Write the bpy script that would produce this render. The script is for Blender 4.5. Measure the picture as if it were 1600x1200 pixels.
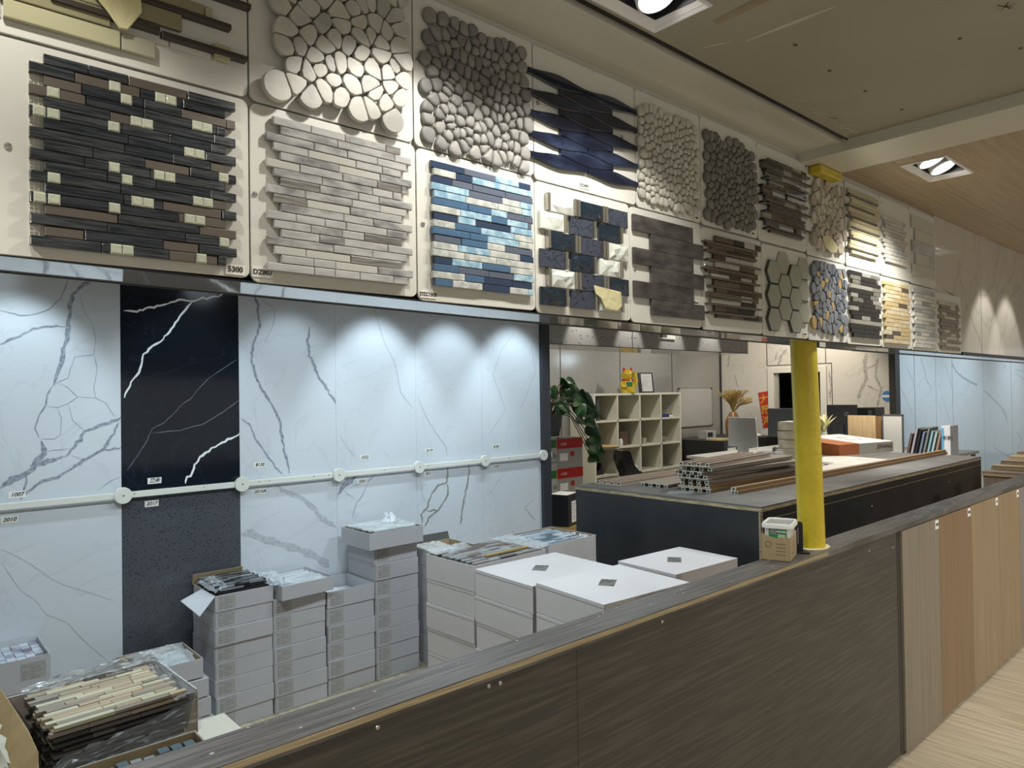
import bpy, bmesh, math, random
from math import sin, cos, pi, radians as RD
from mathutils import Vector, Matrix, Euler
SC = bpy.context.scene
for o in list(bpy.data.objects): bpy.data.objects.remove(o)
COL = SC.collection
rnd = random.Random(7)

# ------------------------------------------------------------------ camera
cam_d = bpy.data.cameras.new('camera'); cam = bpy.data.objects.new('camera', cam_d); COL.objects.link(cam)
YAW, PITCH, ROLL, FOC = 0.841378, 0.0132463, -0.0150195, 1112.73
fw = Vector((cos(YAW)*cos(PITCH), sin(YAW)*cos(PITCH), sin(PITCH)))
r0 = Vector((sin(YAW), -cos(YAW), 0)); u0 = r0.cross(fw)
rr = r0*cos(ROLL)+u0*sin(ROLL); uu = -r0*sin(ROLL)+u0*cos(ROLL)
mw = Matrix((rr, uu, -fw)).transposed().to_4x4(); mw.translation = Vector((0, 0, 1.6))
cam.matrix_world = mw
cam_d.sensor_fit = 'HORIZONTAL'; cam_d.sensor_width = 36; cam_d.lens = FOC/1600*36; cam_d.clip_start = .02
SC.camera = cam
# ------------------------------------------------------------------ world, exposure
w = bpy.data.worlds.new('world'); SC.world = w; w.use_nodes = True
w.node_tree.nodes['Background'].inputs[0].default_value = (.95, .93, .86, 1)
w.node_tree.nodes['Background'].inputs[1].default_value = .36
SC.view_settings.view_transform = 'Standard'; SC.view_settings.look = 'None'
SC.view_settings.gamma = 1; SC.view_settings.use_curve_mapping = False
SC.view_settings.exposure = 0.3
WARM = (1, .90, .74); COOL = (.72, .89, 1); NEUT = (1, .96, .885)
def spot(name, loc, tgt, power, size, blend, color, parent=None, rad=.025):
    l = bpy.data.lights.new(name, 'SPOT'); l.energy = power; l.spot_size = RD(size); l.spot_blend = blend
    l.color = color; l.shadow_soft_size = rad
    o = bpy.data.objects.new(name, l); COL.objects.link(o)
    d = Vector(tgt)-Vector(loc)
    o.rotation_euler = d.to_track_quat('-Z', 'Y').to_euler()
    o.location = loc
    if parent:
        o.parent = parent; o.matrix_parent_inverse = Matrix.Translation(parent.location).inverted()
    return o
# key lamps (their fixtures are built with the ceiling below)
for x, e in ((-.55, 32), (.02, 10), (.84, 13), (1.2, 11), (1.42, 10)): spot('spot_lamp', (x, .93, 2.46), (x, 1.02, 1.4), e, 114, .3, NEUT)
for x, e in ((3.09, 22), (3.24, 16)): spot('spot_lamp', (x, .95, 2.45), (x+.05, 1.02, 1.4), e, 116, .5, NEUT)
for x in (4.80, 5.26): spot('spot_lamp', (x, .95, 2.45), (x, 1.15, 1.4), 16, 70, .3, NEUT)
for x, e in ((.48, 30), (1.25, 12), (1.86, 12), (2.46, 34), (3.06, 28), (3.66, 36)):
    spot('slab_spot_lamp', (x, 3.62, 2.48), (x, 4.1, 1.25), e, 66, .6, COOL, rad=.03)
for x in (12.0, 14.4, 17.5):
    spot('slab_spot_lamp', (x, 2.3, 2.4), (x, 4.1, 1.2), 150, 120, .9, COOL, rad=.2)
for x in (.6, 1.9, 3.1):
    spot('aisle_fill_lamp', (x, 2.45, 2.46), (x+.05, 2.9, 0), 64, 150, .7, (.78, .92, 1), rad=.12)  # unseen lamps added to lift the general light behind the half wall
spot('aisle_fill_lamp', (5.2, 2.6, 2.46), (5.2, 2.7, 0), 80, 120, .6, NEUT, rad=.06)
spot('aisle_fill_lamp', (7.4, 2.7, 2.46), (7.4, 3.1, 0), 150, 120, .6, NEUT, rad=.06)
for x, y, e in ((-.5, -.9, 55), (2.0, -.9, 55), (4.2, -.6, 95), (6.5, -.6, 120), (9.5, -.6, 120)):
    spot('room_fill_lamp', (x, y, 2.44), (x+.2, y+.3, 0), e, 140, .6, NEUT)  # unseen lamps added for general light in the room
for x in (4.45, 5.1, 5.75, 6.4): spot('wash_lamp', (x, 3.9, 2.49), (x, 4.1, 2.0), 14, 50, .5, NEUT)
spot('office_lamp', (10.2, 5.0, 2.9), (11.1, 5.6, 1.2), 70, 120, .5, WARM, rad=.06)
spot('office_lamp', (6.2, 5.6, 2.9), (8.0, 6.6, .9), 85, 130, .7, NEUT, rad=.08)
spot('office_lamp', (8.6, 5.0, 2.9), (8.9, 5.6, .8), 80, 150, .6, NEUT, rad=.08)
spot('office_lamp', (4.9, 4.9, 2.9), (5.0, 5.0, .8), 45, 140, .6, NEUT, rad=.08)

# ------------------------------------------------------------------ materials
MATS = {}
def M(name, c=(.8, .8, .8), r=.5, m=0, kind=None, c2=None, sc=8, st=(1, 1, 1), bump=0, coat=0, alpha=1, em=0, lo=.4, hi=.6, spec=.5, trans=0, bs=None, det=5):
    if name in MATS: return MATS[name]
    mt = bpy.data.materials.new(name); mt.use_nodes = True; MATS[name] = mt
    nt = mt.node_tree; N = nt.nodes; L = nt.links; b = N['Principled BSDF']
    b.inputs['Base Color'].default_value = (*c, 1); b.inputs['Roughness'].default_value = r
    b.inputs['Metallic'].default_value = m; b.inputs['Specular IOR Level'].default_value = spec
    if coat: b.inputs['Coat Weight'].default_value = coat; b.inputs['Coat Roughness'].default_value = .05
    if alpha < 1: b.inputs['Alpha'].default_value = alpha
    if trans: b.inputs['Transmission Weight'].default_value = trans
    if em: b.inputs['Emission Color'].default_value = (*c, 1); b.inputs['Emission Strength'].default_value = em
    if kind or bump:
        tc = N.new('ShaderNodeTexCoord'); mp = N.new('ShaderNodeMapping'); mp.inputs['Scale'].default_value = st
        L.new(tc.outputs['Object'], mp.inputs[0]); vec = mp.outputs[0]
        no = N.new('ShaderNodeTexNoise'); no.inputs['Scale'].default_value = sc; no.inputs['Detail'].default_value = det
        L.new(vec, no.inputs['Vector']); fac = no.outputs['Fac']
        if kind:
            rp = N.new('ShaderNodeValToRGB'); e = rp.color_ramp.elements
            e[0].color = (*c, 1); e[1].color = (*(c2 or c), 1)
            if kind in ('noise', 'grain'):
                e[0].position = lo; e[1].position = hi; L.new(fac, rp.inputs[0])
            elif kind == 'vein':   # thin dark lines where the noise crosses its middle
                no.inputs['Distortion'].default_value = .8
                s = N.new('ShaderNodeMath'); s.operation = 'SUBTRACT'; s.inputs[1].default_value = .5; L.new(fac, s.inputs[0])
                a = N.new('ShaderNodeMath'); a.operation = 'ABSOLUTE'; L.new(s.outputs[0], a.inputs[0])
                e[0].color = (*(c2 or c), 1); e[1].color = (*c, 1); e[0].position = 0; e[1].position = lo
                L.new(a.outputs[0], rp.inputs[0])
            elif kind == 'speckle':
                vo = N.new('ShaderNodeTexVoronoi'); vo.inputs['Scale'].default_value = sc*1.0
                L.new(vec, vo.inputs['Vector'])
                e[0].color = (*(c2 or c), 1); e[1].color = (*c, 1); e[0].position = lo; e[1].position = lo+.05
                L.new(vo.outputs['Distance'], rp.inputs[0])
            elif kind == 'planks':
                # boards run along local Y, sc = board width
                sx = N.new('ShaderNodeSeparateXYZ'); cx = N.new('ShaderNodeCombineXYZ'); L.new(tc.outputs['Object'], sx.inputs[0])
                L.new(sx.outputs['Y'], cx.inputs['X']); L.new(sx.outputs['X'], cx.inputs['Y'])
                br = N.new('ShaderNodeTexBrick'); br.inputs['Scale'].default_value = 1; br.inputs['Brick Width'].default_value = 1.3
                br.inputs['Row Height'].default_value = sc; br.inputs['Mortar Size'].default_value = .0012
                br.inputs['Color1'].default_value = (*c, 1); br.inputs['Color2'].default_value = (*[v*.86 for v in c], 1)
                br.inputs['Mortar'].default_value = (*[v*.4 for v in c], 1); L.new(cx.outputs[0], br.inputs['Vector'])
                no.inputs['Scale'].default_value = 4; mp.inputs['Scale'].default_value = (9, .7, 1)
                e[0].position = lo; e[1].position = hi; e[0].color = (1, 1, 1, 1); e[1].color = (*(c2 or (.6, .6, .6)), 1)
                L.new(fac, rp.inputs[0])
                mx = N.new('ShaderNodeMix'); mx.data_type = 'RGBA'; mx.blend_type = 'MULTIPLY'; mx.inputs[0].default_value = 1
                L.new(br.outputs['Color'], mx.inputs[6]); L.new(rp.outputs[0], mx.inputs[7])
                L.new(mx.outputs[2], b.inputs['Base Color'])
            if kind != 'planks': L.new(rp.outputs[0], b.inputs['Base Color'])
        if bump:
            bn = N.new('ShaderNodeTexNoise'); bn.inputs['Scale'].default_value = bs or sc*2; bn.inputs['Detail'].default_value = 4
            L.new(vec, bn.inputs['Vector'])
            bp = N.new('ShaderNodeBump'); bp.inputs['Strength'].default_value = min(1, bump); bp.inputs['Distance'].default_value = .004
            L.new(bn.outputs['Fac'], bp.inputs['Height']); L.new(bp.outputs[0], b.inputs['Normal'])
    return mt

# ------------------------------------------------------------------ mesh builder
class MB:
    def __init__(s): s.v = []; s.f = []; s.mi = []; s.mats = []; s.X = None
    def _m(s, mat):
        if mat not in s.mats: s.mats.append(mat)
        return s.mats.index(mat)
    def add(s, vs, fs, mat):
        b = len(s.v)
        if s.X is not None: vs = [s.X @ Vector(p) for p in vs]
        s.v += [tuple(p) for p in vs]; k = s._m(mat)
        for f in fs: s.f.append([b+i for i in f]); s.mi.append(k)
        return s
    def box(s, x0, x1, y0, y1, z0, z1, mat):
        return s.add([(x0, y0, z0), (x1, y0, z0), (x1, y1, z0), (x0, y1, z0), (x0, y0, z1), (x1, y0, z1), (x1, y1, z1), (x0, y1, z1)],
                     [(0, 3, 2, 1), (4, 5, 6, 7), (0, 1, 5, 4), (1, 2, 6, 5), (2, 3, 7, 6), (3, 0, 4, 7)], mat)
    def quad(s, a, b, c, d, mat): return s.add([a, b, c, d], [(0, 1, 2, 3)], mat)
    def prism(s, poly, lo, hi, mat, ax='z'):
        n = len(poly)
        def P(p, h): return (p[0], p[1], h) if ax == 'z' else ((p[0], h, p[1]) if ax == 'y' else (h, p[0], p[1]))
        return s.add([P(p, lo) for p in poly]+[P(p, hi) for p in poly],
                     [list(range(n))[::-1], [n+i for i in range(n)]]+[(i, (i+1) % n, n+(i+1) % n, n+i) for i in range(n)], mat)
    def tube(s, pts, rad, mat, n=8, cap=True):
        pts = [Vector(p) for p in pts]; rads = rad if isinstance(rad, (list, tuple)) else [rad]*len(pts)
        vs = []; ref = None
        for i, p in enumerate(pts):
            t = (pts[min(i+1, len(pts)-1)]-pts[max(i-1, 0)]).normalized()
            if ref is None: ref = Vector((0, 0, 1)) if abs(t.z) < .9 else Vector((1, 0, 0))
            a = t.cross(ref).normalized(); ref = a.cross(t).normalized()
            for k in range(n): vs.append(p+(a*cos(2*pi*k/n)+ref*sin(2*pi*k/n))*rads[i])
        fs = [(i*n+k, i*n+(k+1) % n, (i+1)*n+(k+1) % n, (i+1)*n+k) for i in range(len(pts)-1) for k in range(n)]
        if cap: fs += [list(range(n)), [(len(pts)-1)*n+k for k in range(n)]]
        return s.add(vs, fs, mat)
    def lathe(s, prof, mat, n=24, c=(0, 0, 0), sx=1, sy=1):
        vs = [(c[0]+r*cos(2*pi*k/n)*sx, c[1]+r*sin(2*pi*k/n)*sy, c[2]+z) for r, z in prof for k in range(n)]
        fs = [(i*n+k, i*n+(k+1) % n, (i+1)*n+(k+1) % n, (i+1)*n+k) for i in range(len(prof)-1) for k in range(n)]
        return s.add(vs, fs, mat)
    def build(s, name, parent=None, smooth=False, bevel=0, seg=2, loc=None):
        me = bpy.data.meshes.new(name); me.from_pydata(s.v, [], s.f)
        for m in s.mats: me.materials.append(m)
        me.polygons.foreach_set('material_index', s.mi)
        bm = bmesh.new(); bm.from_mesh(me); bmesh.ops.recalc_face_normals(bm, faces=bm.faces); bm.to_mesh(me); bm.free()
        if smooth:
            me.polygons.foreach_set('use_smooth', [True]*len(me.polygons))
            me.set_sharp_from_angle(angle=RD(40))
        o = bpy.data.objects.new(name, me); COL.objects.link(o)
        if parent: o.parent = parent
        if loc: o.location = loc
        if bevel:
            b = o.modifiers.new('bevel', 'BEVEL'); b.width = bevel; b.segments = seg; b.limit_method = 'ANGLE'
        return o
def thing(name, label, cat, loc=(0, 0, 0), rz=0, group=None):
    o = bpy.data.objects.new(name, None); COL.objects.link(o); o.empty_display_size = .05
    o.location = loc; o.rotation_euler = (0, 0, rz); tag(o, label, cat, group); return o
def tag(o, label, cat, group=None):
    o['label'] = label; o['category'] = cat
    if group: o['group'] = group
    return o
def struct(o): o['kind'] = 'structure'; return o
def dup(root, loc=None, rz=None, label=None, group=None):
    r = root.copy(); COL.objects.link(r)
    if loc: r.location = loc
    if rz is not None: r.rotation_euler = (0, 0, rz)
    if label: r['label'] = label
    if group: r['group'] = group
    def rec(src, dst):
        for ch in src.children:
            c = ch.copy(); COL.objects.link(c); c.parent = dst; rec(ch, c)
    rec(root, r); return r
def text(body, size, mat, parent, loc, rot=(pi/2, 0, 0), name='lettering', ext=.0004, shear=0, align='CENTER', sx=1):
    cu = bpy.data.curves.new(name, 'FONT'); cu.body = body; cu.size = size; cu.extrude = ext; cu.align_x = align; cu.align_y = 'CENTER'; cu.shear = shear; cu.offset = size*.02
    t = bpy.data.objects.new(name, cu); COL.objects.link(t)
    dg = bpy.context.evaluated_depsgraph_get(); me = bpy.data.meshes.new_from_object(t.evaluated_get(dg))
    bpy.data.objects.remove(t)
    me.materials.clear(); me.materials.append(mat)
    o = bpy.data.objects.new(name, me); COL.objects.link(o); o.parent = parent; o.location = loc; o.rotation_euler = rot; o.scale = (sx, 1, 1)
    return o
def ORD(i): return ['first', 'second', 'third', 'fourth', 'fifth', 'sixth', 'seventh', 'eighth', 'ninth', 'tenth'][i]

INK = M('black_ink', (.02, .02, .02), .6); PAPER = M('label_paper', (.82, .80, .74), .6)
BLACK = M('black_plastic', (.012, .012, .013), .4); STEEL = M('steel', (.55, .55, .55), .3, 1)
WHITE = M('white_paint', (.72, .71, .66), .35)
VE={
 's1':[[0.0196,[[0.828,2.211],[0.776,2.182],[0.735,2.125],[0.719,2.048],[0.714,1.966],[0.708,1.907],[0.693,1.849],[0.681,1.79],[0.667,1.721],[0.652,1.675]]],[0.0079,[[0.652,1.675],[0.623,1.629],[0.616,1.578],[0.584,1.516],[0.576,1.46],[0.588,1.42]]],[0.0286,[[0.598,1.408],[0.607,1.345],[0.573,1.29],[0.535,1.248],[0.48,1.231],[0.434,1.191]]],[0.0231,[[0.554,1.28],[0.641,1.306],[0.69,1.322]]],[0.0158,[[0.69,1.322],[0.74,1.365],[0.782,1.439],[0.865,1.473],[0.93,1.498],[0.957,1.509]]],[0.0145,[[0.511,1.133],[0.554,1.168],[0.601,1.209],[0.67,1.225],[0.73,1.261],[0.77,1.298],[0.864,1.345],[0.902,1.409],[0.935,1.48]]],[0.0097,[[0.864,1.345],[0.896,1.343],[0.956,1.352]]],[0.0105,[[0.437,1.863],[0.492,1.899],[0.567,1.945],[0.625,1.958],[0.709,1.966]]],[0.0058,[[0.438,2.029],[0.511,2.009],[0.577,2.018],[0.635,2.048],[0.684,2.104],[0.715,2.2]]],[0.0029,[[0.765,2.128],[0.785,2.041],[0.821,1.983],[0.834,1.901],[0.825,1.829],[0.743,1.815],[0.722,1.756],[0.712,1.71],[0.672,1.692],[0.657,1.675]]],[0.003,[[0.825,1.829],[0.841,1.758],[0.824,1.662],[0.832,1.609],[0.877,1.584],[0.919,1.505]]],[0.0029,[[0.667,1.686],[0.712,1.663],[0.752,1.616],[0.711,1.582],[0.662,1.565],[0.623,1.572]]],[0.003,[[0.752,1.616],[0.832,1.609]]],[0.0029,[[0.711,1.582],[0.731,1.499],[0.782,1.445]]],[0.0028,[[0.662,1.565],[0.683,1.513],[0.679,1.432],[0.651,1.41],[0.593,1.414]]],[0.0112,[[0.54,1.248],[0.53,1.193],[0.521,1.138]]],[0.0035,[[0.612,1.353],[0.71,1.359]]],[0.0035,[[0.72,1.328],[0.77,1.301]]],[0.0036,[[0.837,1.139],[0.895,1.181],[0.955,1.206]]]],
 's2':[[0.0107,[[0.963,2.064],[1.022,2.06],[1.091,2.085],[1.161,2.109],[1.233,2.136],[1.313,2.14],[1.357,2.156],[1.382,2.152],[1.446,2.177],[1.506,2.206]]],[0.011,[[1.306,2.139],[1.256,2.065],[1.208,1.991],[1.153,1.919],[1.101,1.88],[1.06,1.835],[1.043,1.76],[0.997,1.686],[0.963,1.607]]],[0.0128,[[1.566,1.395],[1.478,1.353],[1.4,1.318],[1.336,1.27],[1.305,1.233],[1.298,1.189],[1.27,1.165],[1.261,1.134]]]],
 's2f':[[0.0037,[[1.549,1.82],[1.469,1.765],[1.391,1.712],[1.34,1.659],[1.289,1.595],[1.252,1.57],[1.204,1.52],[1.156,1.471],[1.097,1.443],[1.062,1.364],[1.017,1.293],[0.972,1.229]]],[0.0044,[[1.56,1.584],[1.466,1.519],[1.363,1.457],[1.239,1.427],[1.097,1.418]]]],
 's3':[[0.0154,[[1.638,2.207],[1.676,2.141],[1.681,2.003],[1.642,1.902],[1.634,1.802],[1.665,1.703],[1.709,1.627],[1.772,1.525],[1.804,1.435],[1.816,1.32],[1.842,1.203],[1.855,1.138]]],[0.0175,[[2.003,2.032],[1.981,1.953],[1.993,1.848],[2.049,1.73],[2.105,1.65],[2.172,1.548]]],[0.0102,[[1.571,1.481],[1.618,1.442],[1.655,1.354],[1.718,1.263],[1.769,1.183],[1.814,1.141]]],[0.0038,[[1.689,2.18],[1.779,2.123],[1.765,2.033],[1.712,1.917]]]],
 's3l':[[0.0296,[[1.768,1.076],[1.807,1.04],[1.9,1.005],[1.996,0.929],[2.066,0.842],[2.16,0.776]]],[0.0408,[[1.558,0.813],[1.619,0.819],[1.71,0.758],[1.803,0.721],[1.924,0.668],[2.024,0.611],[2.113,0.536]]]],
 's4l':[[0.033,[[2.173,0.976],[2.231,1.038],[2.307,1.078]]],[0.0068,[[2.449,1.08],[2.385,1.037],[2.276,1.02]]],[0.0055,[[2.385,1.023],[2.352,0.957],[2.297,0.894],[2.273,0.815]]],[0.0041,[[2.215,0.998],[2.305,0.928]]]],
 's5l':[[0.0133,[[3.041,1.089],[3.03,0.976],[2.955,0.96],[2.881,0.886],[2.852,0.808],[2.807,0.776],[2.812,0.71]]],[0.0133,[[3.03,0.976],[3.041,0.884],[2.952,0.788],[2.852,0.793]]],[0.0133,[[2.952,0.788],[2.869,0.739],[2.833,0.685]]],[0.0139,[[3.235,1.081],[3.223,0.973],[3.181,0.838],[3.145,0.658]]]],
 'sf':[[0.0041,[[2.19,1.352],[2.249,1.267],[2.309,1.195]]],[0.0046,[[2.79,1.587],[2.863,1.437],[2.952,1.314],[3.025,1.234],[3.033,1.158]]],[0.0048,[[3.695,2.07],[3.561,1.934],[3.472,1.738],[3.595,1.477],[3.421,1.29]]],[0.0044,[[2.449,2.182],[2.527,1.96],[2.608,1.819],[2.655,1.617],[2.74,1.514]]],[0.005,[[3.875,1.977],[3.917,1.774],[3.75,1.473]]]],
 'sfl':[[0.0044,[[2.802,1.027],[2.818,0.907],[2.835,0.861]]],[0.0084,[[3.873,0.762],[3.779,0.706],[3.892,0.591]]],[0.0049,[[3.413,0.844],[3.564,0.991]]]],
 's1l':[[0.0049,[[0.433,0.907],[0.477,0.877],[0.53,0.837],[0.584,0.786],[0.63,0.736],[0.686,0.693],[0.768,0.649],[0.844,0.605],[0.914,0.567]]],[0.0049,[[0.44,0.843],[0.477,0.764],[0.514,0.694],[0.567,0.647],[0.614,0.563],[0.701,0.506],[0.759,0.417],[0.825,0.334],[0.877,0.273]]]],
 'fr':[[0.0425,[[13.879,1.994],[14.077,1.859],[14.402,1.768],[14.79,1.69],[15.248,1.625]]],[0.0249,[[15.248,1.625],[15.671,1.523],[16.109,1.383],[16.508,1.256],[16.922,1.123],[17.102,1.029],[17.027,0.889]]],[0.0152,[[16.969,2.045],[17.18,1.941],[17.827,1.874],[18.506,1.728]]],[0.0152,[[17.317,2.051],[17.833,1.948],[18.522,1.899]]],[0.0129,[[12.377,2.082],[12.539,1.888],[12.607,1.719],[12.839,1.575]]],[0.0082,[[11.755,1.919],[11.963,1.759],[12.049,1.663]]],[0.0082,[[11.234,1.873],[11.392,1.69],[11.692,1.449],[11.999,1.144]]],[0.0075,[[13.016,1.777],[13.291,1.469],[13.698,1.013]]],[0.0076,[[13.501,2.018],[13.663,1.81],[13.828,1.599]]],[0.0222,[[16.739,1.131],[17.098,0.979],[17.21,0.814],[17.85,0.622],[18.178,0.457],[17.883,0.233]]],[0.0108,[[15.27,0.533],[16.147,0.431],[16.728,0.273],[17.281,0.146]]],[0.0065,[[14.979,0.132],[15.273,-0.12]]]],
 'dw':[[0.0276,[[4.421,2.124],[4.447,1.966],[4.43,1.736],[4.499,1.6],[4.558,1.44]]],[0.0181,[[4.26,2.048],[4.298,1.778],[4.216,1.596],[4.262,1.416],[4.275,1.326]]],[0.0135,[[4.415,1.896],[4.262,1.958]]],[0.0135,[[4.431,1.645],[4.259,1.551]]],[0.019,[[4.987,1.869],[4.956,1.655],[4.985,1.442]]],[0.0133,[[6.719,2.218],[6.753,2.007]]],[0.0105,[[6.638,1.871],[6.556,1.632]]]],
 'dwt':[[0.0248,[[5.826,1.997],[5.77,2.145],[5.663,2.264]]],[0.0176,[[5.878,2.075],[5.835,2.223]]]],
 'bk':[[0.0094,[[4.246,2.423],[4.28,2.282],[4.419,2.15],[4.533,2.008],[4.687,1.884],[4.755,1.803]]],[0.0064,[[5.062,2.152],[4.938,1.98],[4.896,1.914]]],[0.0091,[[5.642,2.235],[5.491,2.011],[5.313,1.887]]],[0.0077,[[5.277,2.409],[5.107,2.233],[5.062,2.152]]]],
}

# ------------------------------------------------------------------ setting
def zb(x):   # height of the bulkhead's lower edge (it runs slightly out of level)
    P = [(-2, 1.822), (.135, 1.812), (1.162, 1.796), (3.4, 1.778), (5.65, 1.772), (30, 1.755)]
    for (a, za), (b, z2) in zip(P, P[1:]):
        if x <= b: return za+(z2-za)*(x-a)/(b-a)
    return 1.755
FLOOR = M('floor_planks', (.50, .44, .33), .42, kind='planks', c2=(.74, .70, .62), sc=.197, lo=.38, hi=.66)
MB().box(-3, 20, -3.2, 1.305, -.05, 0, FLOOR).box(3.66, 20, 1.305, 7.2, -.05, 0, FLOOR).box(-3, 3.66, 1.305, 4.3, -.16, -.11, FLOOR).build('floor')
struct(bpy.data.objects['floor'])
def plate_holes(mb, x0, x1, y0, y1, z0, z1, holes, mat):
    xs = sorted({x0, x1, *[h[0] for h in holes], *[h[1] for h in holes]}); ys = sorted({y0, y1, *[h[2] for h in holes], *[h[3] for h in holes]})
    for a, b in zip(xs, xs[1:]):
        for c, d in zip(ys, ys[1:]):
            mx, my = (a+b)/2, (c+d)/2
            if not any(h[0] < mx < h[1] and h[2] < my < h[3] for h in holes): mb.box(a, b, c, d, z0, z1, mat)
PLY = M('ceiling_plywood', (.33, .305, .24), .75, kind='noise', c2=(.39, .36, .29), sc=1.1, lo=.35, hi=.65, st=(1, .7, 1), det=3)
WOODC = M('ceiling_wood', (.41, .32, .215), .4, kind='grain', c2=(.31, .235, .15), sc=3, st=(1.2, 22, 1), lo=.35, hi=.7)
LAMPS = [(1.26, .97, 2.48), (3.16, .97, 2.47)]
OUT = [(4.2, -.6, 2.47), (6.5, -.6, 2.47), (2.0, -.9, 2.48), (-.5, -.9, 2.48), (5.03, .93, 2.47)]  # unseen downlights added for general light; the last one lights the bulkhead
def hol(z, l): return [(x-.15, x+.15, y-.07, y+.07) for x, y, zz in l if abs(zz-z) < .001]
mb = MB(); plate_holes(mb, -3, 2.56, -3.2, 1.07, 2.48, 2.50, hol(2.48, LAMPS+OUT), PLY)
SMEAR = M('white_filler_smear', (.52, .50, .42), .8); HOLE = M('nail_hole', (.12, .10, .07), .8)
STAIN = M('ceiling_stain', (.31, .25, .17), .8, kind='noise', c2=(.22, .19, .125), sc=30, st=(1, .15, 1))
def smear(pts, wd, mat, z=2.4795):
    v = []; 
    for i, (x, y) in enumerate(pts):
        a = pts[min(i+1, len(pts)-1)]; b = pts[max(i-1, 0)]; dx, dy = a[0]-b[0], a[1]-b[1]; l = math.hypot(dx, dy) or 1
        w_ = wd*(.6+.8*rnd.random())*(.4 if i in (0, len(pts)-1) else 1)
        v += [(x-dy/l*w_, y+dx/l*w_, z), (x+dy/l*w_, y-dx/l*w_, z)]
    mb.add(v, [(2*i, 2*i+1, 2*i+3, 2*i+2) for i in range(len(pts)-1)], mat)
smear([(1.64, .93), (1.642, .87), (1.645, .80), (1.65, .71)], .007, SMEAR)
smear([(1.585, 1.02), (1.60, .98), (1.615, .955)], .004, SMEAR)
for x, y in ((1.755, .857), (1.969, .866), (2.187, .858), (2.423, .841), (2.227, .483), (2.045, .57)):
    mb.prism([(x+.007*cos(k), y+.005*sin(k)) for k in range(6)], 2.4785, 2.4798, HOLE)
smear([(1.50, .93), (1.49, .75), (1.48, .55), (1.47, .3)], .03, STAIN)
for i in range(14):
    x = 1.9+.75*rnd.random()**.5*.8; smear([(x, 1.04-.02*rnd.random()), (x+.04, 1.03-.03*rnd.random())], .003+.004*rnd.random(), SMEAR)
for i in range(10):
    a = rnd.random()*6.28; smear([(1.954, .452), (1.954+.022*cos(a), .452+.02*sin(a))], .0025, HOLE)
struct(mb.build('ceiling'))
mb = MB(); plate_holes(mb, 2.81, 20, -3.2, 1.05, 2.47, 2.49, hol(2.47, LAMPS+OUT), WOODC); mb.box(2.81, 20, 1.053, 1.262, 2.471, 2.49, WOODC)
mb.box(2.81, 20, 1.04, 1.07, 2.476, 2.49, M('dark_gap', (.02, .018, .015), .8))
struct(mb.build('ceiling_wood_panel'))['kind'] = 'structure'
bpy.data.objects['ceiling_wood_panel'].name = 'ceiling_aisle'
struct(MB().box(-3, 2.56, 1.07, 1.088, 2.487, 2.52, M('black_trim', (.008, .008, .009), .4)).box(-3, 2.56, 1.066, 1.070, 2.476, 2.49, BLACK).build('trim_1'))
SOFF = M('gloss_white_board', (.62, .60, .53), .16)
struct(MB().box(-3, 2.56, 1.088, 1.262, 2.472, 2.5, SOFF).build('ceiling_soffit'))
BEAM = M('beam_paint', (.60, .58, .49), .4)
struct(MB().box(2.56, 2.81, -3.2, 1.262, 2.44, 2.6, BEAM).build('ceiling_beam', bevel=.001))
struct(MB().box(-3, 20, 1.41, 4.1, 2.50, 2.52, M('back_ceiling', (.35, .33, .29), .7)).build('ceiling_back'))

# bulkhead: face sheet, glossy underside, rear sheet
FACE = M('bulkhead_face', (.60, .58, .52), .3); GLOSS = M('polished_underside', (.58, .58, .56), .04, spec=1.0, coat=1)
xs = [-3, .135, 1.162, 2.3, 3.4, 4.37]
mb = MB()
mb.prism([(x, zb(x)) for x in xs]+[(4.37, 2.472), (-3, 2.472)], 1.256, 1.262, FACE, 'y')
rear = [(x, zb(x)+.003) for x in (-3, .135, 1.162, 3.4, 5.65, 20)]
mb.prism(rear+[(20, 2.5), (-3, 2.5)], 1.41, 1.416, M('bulkhead_back', (.2, .19, .17), .8), 'y')
ux = [-3, .135, 1.162, 3.4, 5.65, 20]
for a, b in zip(ux, ux[1:]):
    v = [(a, 1.256, zb(a)), (b, 1.256, zb(b)), (b, 1.416, zb(b)), (a, 1.416, zb(a))]
    mb.add(v+[(p[0], p[1], p[2]+.012) for p in v], [(0, 1, 2, 3), (4, 5, 6, 7), (0, 1, 5, 4), (2, 3, 7, 6)], GLOSS)
struct(mb.build('wall_bulkhead'))
# thin dark edge along the lower lip of the bulkhead
LIP = M('dark_lip', (.02, .02, .03), .4)
mb = MB()
for a, b in zip(ux, ux[1:]):
    t = .0025 if b < 5 else .004
    for y0, y1 in ((1.250, 1.256), (1.416, 1.420)):
        mb.prism([(a, zb(a)-t), (b, zb(b)-t), (b, zb(b)+.001), (a, zb(a)+.001)], y0, y1, LIP, 'y')
mb.prism([(4.36, zb(4.36)-.004), (12, zb(12)-.004), (12, zb(12)+.012), (4.36, zb(4.36)+.012)], 1.236, 1.25, LIP, 'y')
struct(mb.build('trim_2'))

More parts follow.
